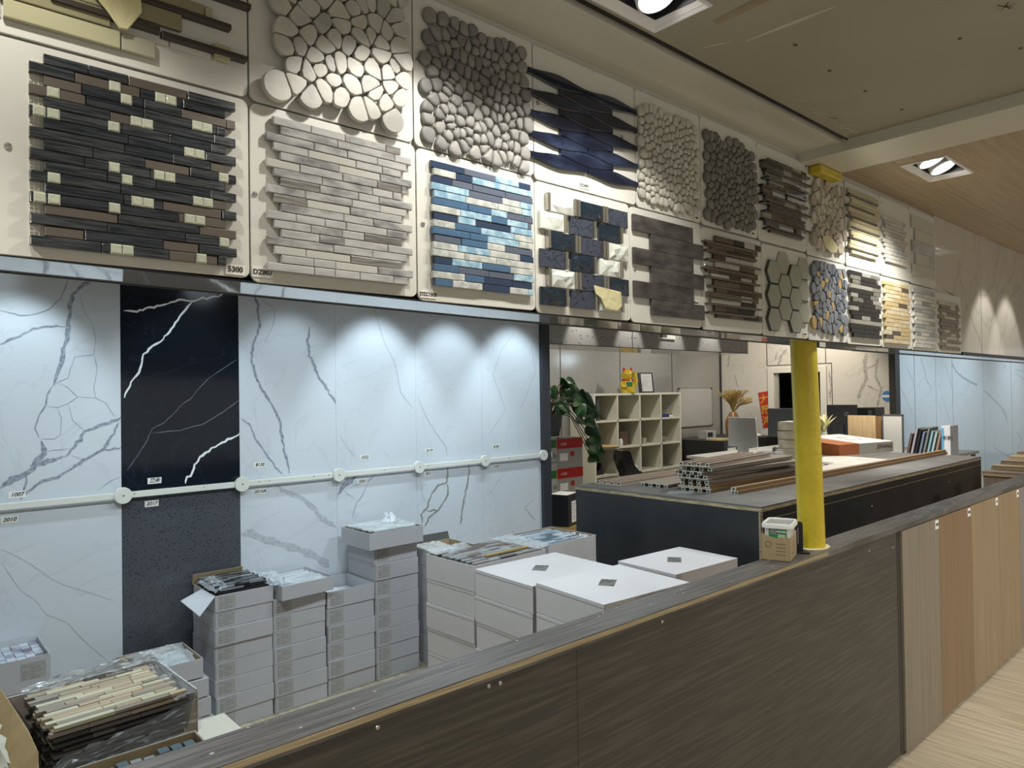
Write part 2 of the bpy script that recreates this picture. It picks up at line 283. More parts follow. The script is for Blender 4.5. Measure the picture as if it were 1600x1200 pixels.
# ------------------------------------------------------------------ veined stone slabs
def ribbon(mb, pts, w0, mat, plane='y', off=4.0985, seed=0, jit=.35, taper=.3, clip=None):
    R = random.Random(seed); P = []
    for (a, b) in zip(pts, pts[1:]):      # subdivide and roughen the line
        l = math.hypot(b[0]-a[0], b[1]-a[1]); n = max(2, int(l/.018))
        for i in range(n):
            t = i/n; j = min(.006, w0*.5)
            P.append((a[0]+(b[0]-a[0])*t+R.uniform(-j, j), a[1]+(b[1]-a[1])*t+R.uniform(-j, j)))
    P.append(pts[-1]); L_ = []; R_ = []
    N = len(P); ph = R.random()*6
    for i, (x, z) in enumerate(P):
        a = P[min(i+1, N-1)]; b = P[max(i-1, 0)]; dx, dz = a[0]-b[0], a[1]-b[1]; l = math.hypot(dx, dz) or 1
        ww = w0/2*(1+jit*sin(i*.9+ph)*R.random()+R.uniform(-.15, .15))
        if i < 2 or i > N-3: ww *= taper if i in (0, N-1) else .7
        L_.append((x-dz/l*ww, z+dx/l*ww)); R_.append((x+dz/l*ww, z-dx/l*ww))
    vs = []
    for q in (L_, R_):
        for x, z in q:
            if clip: x = min(max(x, clip[0]), clip[1]); z = min(max(z, clip[2]), clip[3])
            vs.append((x, off, z) if plane == 'y' else (off, x, z))
    mb.add(vs, [(i, i+1, N+i+1, N+i) for i in range(N-1)], mat)
VG = M('grey_vein', (.20, .22, .26), .22, kind='noise', c2=(.42, .46, .52), sc=60, lo=.35, hi=.7)
VL = M('pale_grey_vein', (.40, .42, .44), .22, kind='noise', c2=(.55, .57, .6), sc=50, lo=.3, hi=.7)
VT = M('thin_vein', (.32, .35, .39), .25); VO = M('olive_vein', (.27, .28, .25), .25); VW = M('white_vein', (.85, .86, .86), .2)
VD = M('faint_white_vein', (.15, .17, .2), .2); VF = M('faint_vein', (.46, .48, .50), .22)
QW = M('white_quartz', (.62, .65, .68), .14, kind='vein', c2=(.575, .605, .635), sc=2.2, lo=.012)
QW2 = M('white_quartz_fine_vein', (.62, .65, .68), .14, kind='vein', c2=(.57, .60, .63), sc=3.1, lo=.010)
QB = M('black_quartz', (.008, .011, .018), .10, kind='vein', c2=(.014, .018, .028), sc=3, lo=.01)
QG = M('charcoal_speckled_quartz', (.075, .08, .092), .2, kind='speckle', c2=(.03, .032, .038), sc=70, lo=.22)
SLABX = [.345, .947, 1.559, 2.169, 2.774, 3.36, 3.962]
Z0 = 1.105
struct(MB().box(-3, 4.05, 4.115, 4.3, -.11, 2.5, M('wall_paint', (.3, .3, .3), .7)).build('wall_left'))
def slab(name, label, x0, x1, z0, z1, mat, veins=(), tagt=None, tagp=None):
    t = thing(name, label, 'stone slab', (x0, 4.1, z0), 0)
    mb = MB(); mb.box(.0006, x1-x0-.0006, 0, .013, 0, z1-z0, mat)
    mb.X = Matrix.Translation((-x0, -4.1, -z0))
    for i, (vw, pts, vm) in enumerate(veins):
        ribbon(mb, pts, vw, vm, off=4.0992-.0002*(i % 3), seed=i*7+int(x0*100), clip=(x0+.001, x1-.001, z0, z1))
    mb.X = None; mb.build('slab_face', t)
    if tagt:
        g = MB().box(-.034, .034, -.0016, -.0002, -.016, .016, PAPER).build('number_tag', t, loc=(tagp[0]-x0, 0, tagp[1]-z0))
        text(tagt, .026, INK, g, (0, -.002, 0), shear=.25, name='handwriting')
    return t
def VV(k, thick=VG, thin=VT, cut=.006): return [(w_*.9, p, thick if w_ >= cut else thin) for w_, p in VE[k]]
V1 = VV('s1'); V3 = VV('s3'); V1 = [(w_, p, m) for w_, p, m in V1]
top = 2.47
slab('quartz_slab', 'white slab with bold grey branching veins at far left above the rail', SLABX[0], SLABX[1], Z0, top, QW, V1, '1007', (.50, 1.155))
slab('quartz_slab', 'black slab with jagged white lightning veins above the rail', SLABX[1], SLABX[2], Z0, top, QB, VV('s2', VW, VW)+VV('s2f', VD, VD), '黑金', (1.105, 1.165))
slab('quartz_slab', 'white slab with two long grey veins, just right of the black slab', SLABX[2], SLABX[3], Z0, top, QW, VV('s3'), '8130', (1.675, 1.205))
FV = [(w_, p, VF) for w_, p in VE['sf']]
def inx(L, a, b): return [(w_, [(min(max(x, a+.002), b-.002), z) for x, z in p], m) for w_, p, m in L if a-.05 < sum(q[0] for q in p)/len(p) < b+.05]
slab('quartz_slab', 'plain white slab tagged 5222 above the rail, fourth slab from the left', SLABX[3], SLABX[4], Z0, top, QW2, inx(FV, SLABX[3], SLABX[4]), '5222', (2.37, 1.20))
slab('quartz_slab', 'white slab with faint grey veins above the rail, fifth from the left', SLABX[4], SLABX[5], Z0, top, QW2, inx(FV, SLABX[4], SLABX[5]), '3119', (2.88, 1.21))
slab('quartz_slab', 'white slab with faint mottled veins, last above the rail beside the dark edge post', SLABX[5], SLABX[6], Z0, top, QW2, inx(FV, SLABX[5], SLABX[6]), '8128', (3.49, 1.20))
slab('quartz_slab', 'white slab with fine broken grey veins below the rail at far left, tagged 2010', SLABX[0], SLABX[1], -.11, Z0, QW, [(w_*.45, p, VF) for w_, p in VE['s1l']], '2010', (.47, 1.04))
slab('quartz_slab', 'charcoal speckled slab tagged 2017 below the black slab', SLABX[1], SLABX[2], -.11, Z0, QG, (), '2017', (1.09, 1.045))
slab('quartz_slab', 'white slab with broad pale grey vein below the rail, right of the charcoal slab', SLABX[2], SLABX[3], -.11, Z0, QW, VV('s3l', VL, VL), '2015A', (1.675, 1.05))
slab('quartz_slab', 'white slab with grey forked vein below the rail, behind the tallest carton column', SLABX[3], SLABX[4], -.11, Z0, QW, VV('s4l', VG, VT), '3201', (2.35, 1.045))
slab('quartz_slab', 'white slab with olive looping veins below the rail', SLABX[4], SLABX[5], -.11, Z0, QW2, [(w_, p, VO) for w_, p in VE['s5l']]+inx([(w_, p, VF) for w_, p in VE['sfl']], SLABX[4], SLABX[5]), '3011', (2.87, 1.05))
slab('quartz_slab', 'white slab with faint mottled veins below the rail, beside the dark edge post', SLABX[5], SLABX[6], -.11, Z0, QW2, inx([(w_, p, VF) for w_, p in VE['sfl']], SLABX[5], SLABX[6]), '5150', (3.49, 1.05))
POST = M('dark_edge_post', (.04, .042, .05), .35)
struct(MB().box(3.964, 4.05, 4.07, 4.30, 0, 2.5, POST).build('trim_3', bevel=.001))
# rail with round plates
t = thing('mounting_rail', 'cream rail with round cover plates running across the slab joints', 'rail', (.3, 4.08, 1.105))
CR = M('cream_plastic', (.72, .71, .64), .35)
MB().box(0, 3.76, -.008, .006, -.016, .016, CR).build('strip', t, bevel=.002)
for i, x in enumerate(SLABX[1:]):
    c = MB(); c.tube([(0, -.02, 0), (0, .004, 0)], .042, CR, 28).build('cover_plate', t, bevel=.002, loc=(x-.3, 0, 0))
    MB().tube([(0, -.0215, 0), (0, -.019, 0)], .0045, INK, 8).build('screw', bpy.data.objects[c.name] if False else t, loc=(x-.3, 0, 0)) if False else None
for cp in [c for c in t.children if c.name.startswith('cover_plate')]:
    MB().tube([(0, -.0215, 0), (0, -.019, 0)], .004, INK, 8).build('screw', cp)
for x in (.40, 1.0, 1.35, 1.66, 1.72, 2.0, 2.1, 2.5, 2.85, 3.6):
    MB().tube([(x-.3, -.0095, .004), (x-.3, -.007, .004)], .003, INK, 8).build('screw', t)

# office recess behind the post
WG = M('grey_terrazzo_tile', (.30, .295, .275), .12, kind='speckle', c2=(.22, .215, .20), sc=26, lo=.16, bump=.03, bs=25)
JN = M('dark_joint', (.03, .03, .03), .6)
mb = MB(); mb.box(3.9, 11.1, 6.9, 7.05, 0, 3.0, WG)
for x in (5.79, 7.07, 8.35, 9.66): mb.box(x-.006, x+.006, 6.897, 6.9, 0, 3.0, JN)
mb.box(11.06, 11.1, 6.88, 6.9, 0, 3, JN)
struct(mb.build('wall_back'))
struct(MB().box(3.9, 4.05, 4.3, 6.9, 0, 3, M('office_side', (.35, .34, .31), .6)).build('wall_recess'))
# speckled beam over the opening
mb = MB(); mb.box(4.05, 7.15, 4.1, 4.62, 2.0, 2.5, M('speckled_beam_tile', (.42, .415, .40), .14, kind='speckle', c2=(.1, .1, .1), sc=22, lo=.13))
mb.box(5.14, 5.148, 4.098, 4.1, 2.0, 2.5, JN); mb.box(4.05, 7.15, 4.096, 4.1, 1.996, 2.002, JN)
struct(mb.build('trim_4'))
t = thing('air_vent', 'small white framed vent on the speckled beam', 'vent', (5.52, 4.097, 2.098))
MB().box(0, .27, -.008, 0, 0, .012, WHITE).box(0, .02, -.008, 0, .012, .13, WHITE).box(.14, .27, -.008, 0, .012, .13, WHITE).box(0, .27, -.008, 0, .12, .14, WHITE).build('frame', t)
MB().box(.02, .14, -.004, 0, .012, .12, M('vent_dark', (.1, .1, .09), .6)).build('grille', t)
struct(MB().box(4.05, 11.1, 4.1, 7.0, 2.96, 3.0, M('office_ceiling', (.4, .38, .33), .7)).build('ceiling_office'))
# door wall (X = 11.1) with marble panels
MW = M('warm_marble', (.66, .63, .57), .18, kind='vein', c2=(.58, .55, .50), sc=1.6, lo=.015)
mb = MB()
mb.box(11.1, 11.2, 5.93, 6.9, 0, 3.0, MW); mb.box(11.1, 11.2, 4.10, 5.10, 0, 3, MW); mb.box(11.1, 11.2, 5.10, 5.93, 1.89, 3.0, MW)
VDW = M('taupe_vein', (.34, .32, .29), .25, kind='noise', c2=(.5, .48, .44), sc=30)
for i, (w_, p) in enumerate(VE['dw']+VE['dwt']): ribbon(mb, p, w_*1.7, VDW, 'x', 11.0985-.0003*(i % 3), seed=i, clip=(4.12, 6.88, .1, 2.5))
for y in (5.035, 6.02): mb.box(11.097, 11.1, y-.006, y+.006, 2.0, 3, JN)
mb.box(11.097, 11.1, 4.94, 6.02, 1.99, 2.003, JN)
mb.box(11.097, 11.1, 4.94, 4.95, .1, 2.0, JN)
mb.box(11.2, 12.5, 4.9, 4.95, 0, 2.6, BLACK).box(11.2, 12.5, 6.1, 6.15, 0, 2.6, BLACK).box(12.5, 12.55, 4.9, 6.15, 0, 2.6, BLACK).box(11.2, 12.5, 4.9, 6.15, 2.0, 2.05, BLACK)
struct(mb.build('wall_far'))
mb = MB(); F_ = M('door_frame_paint', (.70, .68, .61), .4)
mb.box(11.07, 11.2, 5.90, 6.0, 0, 1.96, F_).box(11.07, 11.2, 5.02, 5.12, 0, 1.96, F_).box(11.07, 11.2, 5.12, 5.90, 1.87, 1.96, F_)
mb.box(11.12, 11.16, 5.84, 5.90, 0, 1.87, M('door_edge', (.35, .33, .29), .5))
struct(mb.build('door_1', bevel=.003))
struct(MB().box(11.05, 11.22, 4.0, 4.09, 0, 2.6, JN).build('trim_5'))
# slabs continuing beyond the office
FRX = [11.22, 12.09, 13.04, 13.86, 15.6, 17.5, 20]
names = ['pale slab with fine streaks, first beyond the office opening', 'pale slab with a crooked thin vein, second beyond the office opening', 'narrow pale slab left of the wide marble slabs at right', 'wide pale marble slab with a long diagonal grey vein above the wood display', 'wide pale marble slab with faint grey clouds at the right edge', 'pale marble slab at the far right end of the wall']
QC = M('cool_marble', (.55, .58, .60), .16, kind='vein', c2=(.50, .53, .55), sc=1.3, lo=.015)
VFR = M('cloudy_vein', (.26, .29, .31), .2, kind='noise', c2=(.42, .45, .47), sc=14, lo=.3, hi=.7)
for i, (a, b) in enumerate(zip(FRX, FRX[1:])):
    t = thing('marble_slab', names[i], 'stone slab', (a, 4.1, 0))
    mb = MB(); mb.box(.008, b-a-.008, 0, .013, 0, 2.6, QC)
    mb.X = Matrix.Translation((-a, -4.1, 0))
    for j, (w_, p) in enumerate(VE['fr']):
        q = [(x, z) for x, z in p if a-.02 < x < b+.02]
        if len(q) > 1: ribbon(mb, q, w_, VFR, off=4.0988-.0003*(j % 3), seed=j, clip=(a+.01, b-.01, 0, 2.6))
    mb.X = None; mb.build('slab_face', t)
struct(MB().box(11.22, 20, 4.114, 4.3, 0, 2.6, JN).build('wall_left_far'))
bpy.data.objects['wall_left_far'].name = 'wall_left_end'

# glossy marble panels continuing the bulkhead
WB = M('glossy_beige_marble', (.56, .53, .47), .1, kind='vein', c2=(.47, .45, .40), sc=1.4, lo=.02, coat=.3)
mb = MB()
for a, b in ((3.99, 4.746), (4.752, 5.9), (5.906, 7.4), (7.406, 9), (9.006, 12), (12.006, 20)):
    zlo = zb(a)+.002
    if a < 4.3:
        mb.prism([(a, 2.125), (4.37, 2.075), (4.37, zb(4.37)+.002), (b, zb(b)+.002), (b, 2.47), (a, 2.47)], 1.249, 1.256, WB, 'y')
    else: mb.prism([(a, zlo), (b, zb(b)+.002), (b, 2.47), (a, 2.47)], 1.249, 1.256, WB, 'y')
VB = M('beige_vein', (.36, .34, .30), .2, kind='noise', c2=(.46, .44, .39), sc=20)
for j, (w_, p) in enumerate(VE['bk']): ribbon(mb, p, w_, VB, off=1.2485-.0002*(j % 3), seed=j, clip=(4.38, 12, 1.785, 2.46))
struct(mb.build('wall_bulkhead_marble'))
bpy.data.objects['wall_bulkhead_marble'].name = 'wall_bulkhead_right'

# ------------------------------------------------------------------ downlights
LED = M('lamp_glow', (1, .97, .92), .3, em=14); FR = M('fixture_white', (.75, .74, .75), .3); FRI = M('fixture_inside', (.02, .02, .022), .5)
def downlight(x, y, z, label, lit=True):
    t = thing('downlight', label, 'ceiling light', (x, y, z))
    mb = MB()
    A, B, a, b = .165, .082, .135, .056
    for s in (0,):
        o_ = [(-A, -B), (A, -B), (A, B), (-A, B)]; i_ = [(-a, -b), (a, -b), (a, b), (-a, b)]
        v = [(p[0], p[1], -.004) for p in o_]+[(p[0], p[1], -.006) for p in [(q[0]*.96, q[1]*.92) for q in o_]]+[(p[0], p[1], .012) for p in i_]+[(p[0], p[1], 0) for p in o_]
        f = []
        for k in range(4):
            n = (k+1) % 4
            f += [(k, n, 4+n, 4+k), (4+k, 4+n, 8+n, 8+k), (k, n, 12+n, 12+k)]
        mb.add(v, f, FR)
    mb.build('frame', t)
    MB().box(-a, a, -b, -b-.003, .010, .10, FRI).box(-a, a, b, b+.003, .010, .10, FRI).box(-a-.003, -a, -b, b, .010, .10, FRI).box(a, a+.003, -b, b, .010, .10, FRI).box(-a, a, -b, b, .10, .103, FRI).build('housing', t)
    for s in (-1, 1):
        X = Matrix.Translation((s*.066, .0, .022)) @ Matrix.Rotation(RD(-24), 4, 'X')
        g = MB(); g.X = X
        g.lathe([(.040, .034), (.049, .034), (.0505, -.002), (.046, -.006), (.042, .000), (.036, .012)], FR, 32)
        g = g.build('gimbal_ring', t, smooth=True)
        l = MB(); l.X = X; l.lathe([(.0001, .006), (.037, .006), (.038, .012)], LED if lit else FRI, 24); l.build('lamp_lens', g)
    return t
downlight(*LAMPS[0], 'white twin gimbal downlight in the stained plywood ceiling at the top edge')
downlight(*LAMPS[1], 'white twin gimbal downlight in the wood grain ceiling beyond the beam')
for p, q in zip(OUT, ('added out of view over the aisle, first past the beam', 'added out of view over the aisle, second past the beam', 'added out of view over the aisle before the beam', 'added out of view over the aisle behind the viewer', 'by the bulkhead above the plain marble panels')): downlight(*p, 'white twin gimbal downlight '+q)

# ------------------------------------------------------------------ mosaic display boards
CARD = M('display_card', (.66, .655, .60), .38)
def rrect(w_, h, r, n=5):
    P = []
    for cx, cy, a0 in ((w_-r, r, -90), (w_-r, h-r, 0), (r, h-r, 90), (r, r, 180)):
        for i in range(n+1):
            a = RD(a0+90*i/n); P.append((cx+r*cos(a), cy+r*sin(a)))
    return P
def board(name_cat, label, x0, x1, z0, z1, screws=(), y=1.2435, rad=.014):
    t = thing('sample_board', label, 'tile display board', (x0, y, z0))
    MB().prism(rrect(x1-x0-.002, z1-z0-.002, rad), 0, .005, CARD, 'y').build('backing_card', t, bevel=.0008)
    for sx, sz in screws:
        s = MB(); s.lathe([(.0001, .0035), (.004, .003), (.0055, 0)], STEEL, 12)
        o = s.build('screw', t, smooth=True, loc=(sx-x0, 0, sz-z0)); o.rotation_euler = (pi/2, 0, 0)
    return t
def blabel(t, s, wx, wz, sz=.011, w_=.03, h=.017, paper=False):
    x = wx-t.location.x; z = wz-t.location.z
    g = MB().box(-w_/2, w_/2, -.0012, -.0002, -h/2, h/2, PAPER).build('product_tag', t, loc=(x, -.0002, z))
    text(s, sz, INK, g, (0, -.0015, 0))
def tile(mb, x0, x1, z0, z1, d, mat, y0=-.0005, ch=.0012):
    c = min(ch, (x1-x0)*.3, (z1-z0)*.3)
    v = [(x0, y0, z0), (x1, y0, z0), (x1, y0, z1), (x0, y0, z1), (x0, y0-d+c*.7, z0), (x1, y0-d+c*.7, z0), (x1, y0-d+c*.7, z1), (x0, y0-d+c*.7, z1),
         (x0+c, y0-d, z0+c), (x1-c, y0-d, z0+c), (x1-c, y0-d, z1-c), (x0+c, y0-d, z1-c)]
    mb.add(v, [(0, 1, 5, 4), (1, 2, 6, 5), (2, 3, 7, 6), (3, 0, 4, 7), (4, 5, 9, 8), (5, 6, 10, 9), (6, 7, 11, 10), (7, 4, 8, 11), (8, 9, 10, 11)], mat)
def strips(t, X0, X1, Z0_, Z1_, rows, pal, offs=(0, .013), seed=1, gap=.0012, lmin=.05, lmax=.13, rag=True, name='mosaic_sheet', yb=-.002, extra=None):
    """rows of strip tiles; pal = [(material, weight, depth, (lmin,lmax))]"""
    R = random.Random(seed); mb = MB(); h = (Z1_-Z0_)/rows; ox, oz = t.location.x, t.location.z
    tot = sum(p[1] for p in pal)
    for r in range(rows):
        o = offs[r % len(offs)]; x = X0+o; xe = X1-(offs[(r+1) % len(offs)] if rag else 0)
        z1 = Z1_-r*h
        while x < xe-.004:
            k = R.random()*tot
            for p in pal:
                k -= p[1]
                if k <= 0: break
            l = R.uniform(*(p[3] if len(p) > 3 else (lmin, lmax))); e = min(x+l, xe)
            if xe-e < .012: e = xe
            hh = p[4] if len(p) > 4 else 1
            tile(mb, x-ox, e-gap-ox, z1-h*(.5+hh/2)+gap/2-oz, z1-h*(.5-hh/2)-gap/2-oz, p[2]*R.uniform(.96, 1.04), p[0], y0=yb)
            x = e
    if extra: extra(mb)
    return mb.build(name, t)
def mesh_net(t, X0, X1, Z0_, Z1_):
    mb = MB(); ox, oz = t.location.x, t.location.z; n = int((X1-X0)/.006)
    for i in range(n+1): mb.box(X0+i*.006-ox, X0+i*.006+.0012-ox, -.0016, -.0003, Z0_-oz, Z1_-oz, M('glue_net', (.78, .76, .66), .4))
    for i in range(int((Z1_-Z0_)/.006)+1): mb.box(X0-ox, X1-ox, -.0019, -.0009, Z0_+i*.006-oz, Z0_+i*.006+.0012-oz, M('glue_net', (.7, .7, .6), .4))
    return mb.build('mesh_backing', t)
# --- pebbles
def cell(i, S, R0):
    x, z = S[i]; P = [(x+R0*cos(k*pi/6+.2), z+R0*sin(k*pi/6+.2)) for k in range(12)]
    for j, (a, b) in enumerate(S):
        if j == i: continue
        dx, dz = a-x, b-z
        if dx*dx+dz*dz > 4.2*R0*R0: continue
        mx, mz = x+dx/2, z+dz/2; Q = []
        for k in range(len(P)):
            p, q = P[k], P[(k+1) % len(P)]
            dp = (p[0]-mx)*dx+(p[1]-mz)*dz; dq = (q[0]-mx)*dx+(q[1]-mz)*dz
            if dp <= 0: Q.append(p)
            if dp*dq < 0:
                s = dp/(dp-dq); Q.append((p[0]+(q[0]-p[0])*s, p[1]+(q[1]-p[1])*s))
        P = Q
        if len(P) < 3: return None
    return P
def pebbles(t, X0, X1, Z0_, Z1_, n, mats, d, flat, seed, aspect=1.25, gap=.0013, chk=3, name='pebble_sheet'):
    R = random.Random(seed); q_ = .42*math.sqrt((X1-X0)*(Z1_-Z0_)/n); X0 += q_; X1 -= q_; Z0_ += q_; Z1_ -= q_; W, H = X1-X0, Z1_-Z0_
    cx = max(3, int(round(math.sqrt(n*W/H*aspect)))); cz = max(3, int(round(n/cx))); S = []
    for a in range(cz):
        for b in range(cx):
            S.append((((b+.5+(.25 if a % 2 else -.25))+R.uniform(-.44, .44))/cx*W, ((a+.5)+R.uniform(-.44, .44))/cz*H))
    R0 = math.sqrt(W*H/len(S))*.78
    for _ in range(0 if flat else 1):
        T = []
        for i in range(len(S)):
            P = cell(i, S, R0*1.3); T.append(S[i] if not P else (sum(p[0] for p in P)/len(P)*.6+S[i][0]*.4, sum(p[1] for p in P)/len(P)*.6+S[i][1]*.4))
        S = T
    mb = MB(); ox, oz = X0-t.location.x, Z0_-t.location.z
    # stretch cells: work in a squeezed frame so stones come out taller than wide
    for i in range(len(S)):
        P = cell(i, S, R0*R.uniform(1.0, 1.3))
        if not P: continue
        gx = sum(p[0] for p in P)/len(P); gz = sum(p[1] for p in P)/len(P)
        rr_ = sum(math.hypot(p[0]-gx, p[1]-gz) for p in P)/len(P)
        if rr_ < .004: continue
        k = 1-gap/rr_; P = [(gx+(p[0]-gx)*k, gz+(p[1]-gz)*k) for p in P]
        for _ in range(chk):
            P = [q for a, b in zip(P, P[1:]+P[:1]) for q in ((a[0]*.75+b[0]*.25, a[1]*.75+b[1]*.25), (a[0]*.25+b[0]*.75, a[1]*.25+b[1]*.75))]
            if len(P) > 40: break
        dd = d*R.uniform(.8, 1.15); m = R.choice(mats)
        rings = [(1.0, 0), (1.0, .72), (.975, .92), (.93, 1.0), (.5, 1.02)] if flat else [(.88, 0), (.97, .22), (1.0, .45), (.94, .74), (.78, .91), (.45, 1.0)]
        vs = []
        for s, y in rings: vs += [(ox+gx+(p[0]-gx)*s, -.001-y*dd, oz+gz+(p[1]-gz)*s) for p in P]
        N = len(P); vs.append((ox+gx, -.001-dd*1.01, oz+gz))
        fs = [(a*N+j, a*N+(j+1) % N, (a+1)*N+(j+1) % N, (a+1)*N+j) for a in range(len(rings)-1) for j in range(N)]
        fs += [((len(rings)-1)*N+j, (len(rings)-1)*N+(j+1) % N, len(rings)*N) for j in range(N)]
        mb.add(vs, fs, m)
    return mb.build(name, t, smooth=not flat)

# lower row ------------------------------------------------------------
GB = M('black_textured_glass', (.018, .022, .026), .16, kind='grain', c2=(.06, .066, .072), sc=40, st=(.5, 1, 10), bump=.35, bs=60)
GB2 = M('black_textured_glass_dark', (.012, .015, .02), .12, kind='grain', c2=(.04, .045, .052), sc=40, st=(.5, 1, 10), bump=.3, bs=60)
PEW = M('brown_metal', (.20, .175, .15), .38, .7); CLR = M('clear_glass_square', (.50, .53, .42), .08, bump=.5, bs=120, coat=.6)
t = board('', 'board of black glass strip mosaic with pairs of clear glass squares, tagged 5300', .02, .4955, zb(.3)+.001, 2.128, ((.143, 1.968), (.467, 1.98)))
mesh_net(t, .168, .19, 1.83, 2.105)
def clear_squares(mb):
    ox, oz = t.location.x, t.location.z; h = .286/18
    for cx_, r, n in ((.272, 1, 1), (.338, 1, 2), (.288, 2, 1), (.19, 3, 1), (.395, 3, 2), (.302, 4, 2), (.27, 5, 1), (.19, 5, 1), (.172, 5, 1), (.382, 6, 2), (.438, 8, 1), (.27, 9, 1), (.335, 9, 2), (.288, 10, 1), (.19, 11, 1), (.395, 11, 2), (.302, 12, 2), (.27, 13, 1), (.172, 13, 1), (.19, 13, 1), (.382, 13, 2), (.438, 15, 1), (.272, 17, 2), (.4, 17, 1)):
        for k in range(n):
            x = cx_+k*.0165-ox; z = 2.112-r*h-oz; tile(mb, x-.0002, x+.0158, z-h+.0003, z-.0003, .0112, CLR, y0=-.002, ch=.002)
strips(t, .168, .468, 1.826, 2.112, 18, [(GB, 6, .010, (.05, .13)), (GB2, 3, .010, (.05, .12)), (PEW, 1.7, .008, (.045, .10))], offs=(.018, 0), seed=4, extra=clear_squares)
blabel(t, '5300', .468, 1.823, .013, .034, .018)

MG = M('grey_marble', (.20, .20, .20), .25, kind='grain', c2=(.44, .435, .425), sc=22, st=(1, 1, 2.4), lo=.35, hi=.6)
MG2 = M('pale_marble', (.34, .34, .33), .25, kind='grain', c2=(.47, .465, .455), sc=20, st=(1, 1, 4), lo=.3, hi=.6)
BRU = M('brushed_steel_tile', (.36, .36, .35), .28, .9, kind='grain', c2=(.65, .64, .62), sc=60, st=(.3, 1, 5)); FRO = M('frosted_glass_tile', (.50, .50, .46), .10, coat=.5)
t = board('', 'board of pale grey marble strip mosaic with brushed metal strips, tagged DZ807', .4965, .8495, zb(.65)+.001, 2.127, ((.504, 1.962), (.825, 1.95)))
strips(t, .522, .832, 1.826, 2.107, 18, [(MG, 5, .0095, (.05, .13)), (MG2, 4, .0095, (.04, .10)), (BRU, 1.7, .0095, (.045, .15)), (FRO, 1.2, .0085, (.04, .10))], offs=(.013, .026, 0), seed=11)
blabel(t, 'DZ807', .517, 1.823, .0125, .038, .018)

LB = M('sky_blue_glass', (.22, .38, .50), .08, kind='grain', c2=(.42, .58, .68), sc=50, bump=.6, bs=70, coat=.7)
SG = M('silver_glass', (.46, .50, .48), .10, kind='grain', c2=(.70, .72, .68), sc=50, bump=.6, bs=70, coat=.7, m=.2)
NG = M('navy_glass', (.035, .055, .10), .12, coat=.3); BG = M('steel_blue_glass', (.07, .14, .24), .1, bump=.4, bs=70, coat=.6); SB = M('slate_blue_matt', (.10, .12, .165), .3)
t = board('', 'board of sky blue, silver and navy glass strip mosaic, tagged DZC1508', .8505, 1.1935, zb(1.0)+.001, 2.124, ((.865, 1.962), (1.177, 1.964)))
strips(t, .882, 1.18, 1.832, 2.10, 17, [(LB, 3, .0095), (SG, 2.6, .0095), (NG, 2, .008), (BG, 1.6, .0095), (SB, 1.5, .008)], offs=(0, .006, .003), seed=5, lmin=.045, lmax=.105)
blabel(t, 'DZC1508', .876, 1.813, .0105, .042, .016)

# raised-relief squares
RW = M('white_relief_glass', (.60, .63, .58), .14, coat=.4); RN = M('navy_relief_glass', (.012, .022, .034), .10, coat=.5)
RF = M('grey_floral_glass', (.05, .06, .085), .13, kind='vein', c2=(.012, .014, .02), sc=38, lo=.03, coat=.3, det=2); BAR = M('champagne_bar', (.42, .40, .35), .25, .8)
t = board('', 'board of large raised white, navy and floral glass tiles with slim silver bars', 1.1945, 1.557, zb(1.38)+.001, 2.119, ((1.232, 2.0), (1.226, 1.93), (1.535, 1.94)))
mb = MB(); ox, oz = t.location.x, t.location.z; RR_ = random.Random(2)
pat = ['WNF', 'WFN', 'NFW', 'FNW', 'WFN', 'NFW']; H6 = .0465
for r in range(6):
    x = 1.203+(.036 if r % 2 == 0 else 0); z1 = 2.092-r*H6
    for k, c in enumerate(pat[r]):
        wd = .083
        if r % 2 == 0: tile(mb, x-.013-ox, x-.004-ox, z1-H6+.002-oz, z1-.001-oz, .013, BAR, y0=-.002)
        mt = {'W': RW, 'N': RN, 'F': RF}[c]; a, b = x-ox, x+wd-ox; c0, c1 = z1-H6+.001-oz, z1-.001-oz
        tile(mb, a, b, c0, c1, .008, mt, y0=-.002)
        if c != 'F':
            nx, nz = 5, 3; G = [[(a+.002+(b-a-.004)*i/nx+(RR_.uniform(-.006, .006) if 0 < i < nx else 0), -.0103-(0 if i in (0, nx) or j in (0, nz) else RR_.uniform(.0005, .0065)), c0+.002+(c1-c0-.004)*j/nz+(RR_.uniform(-.004, .004) if 0 < j < nz else 0)) for i in range(nx+1)] for j in range(nz+1)]
            for j in range(nz):
                for i in range(nx):
                    q = [G[j][i], G[j][i+1], G[j+1][i+1], G[j+1][i]]
                    mb.add(q, [(0, 1, 2), (0, 2, 3)] if RR_.random() < .5 else [(0, 1, 3), (1, 2, 3)], mt)
        if not (r % 2 == 0 and k == 2): tile(mb, x+wd+.001-ox, x+wd+.009-ox, z1-H6+.002-oz, z1-.001-oz, .013, BAR, y0=-.002)
        x += wd+.013+(.012 if r % 2 == 0 else .012)
mb.build('mosaic_sheet', t)
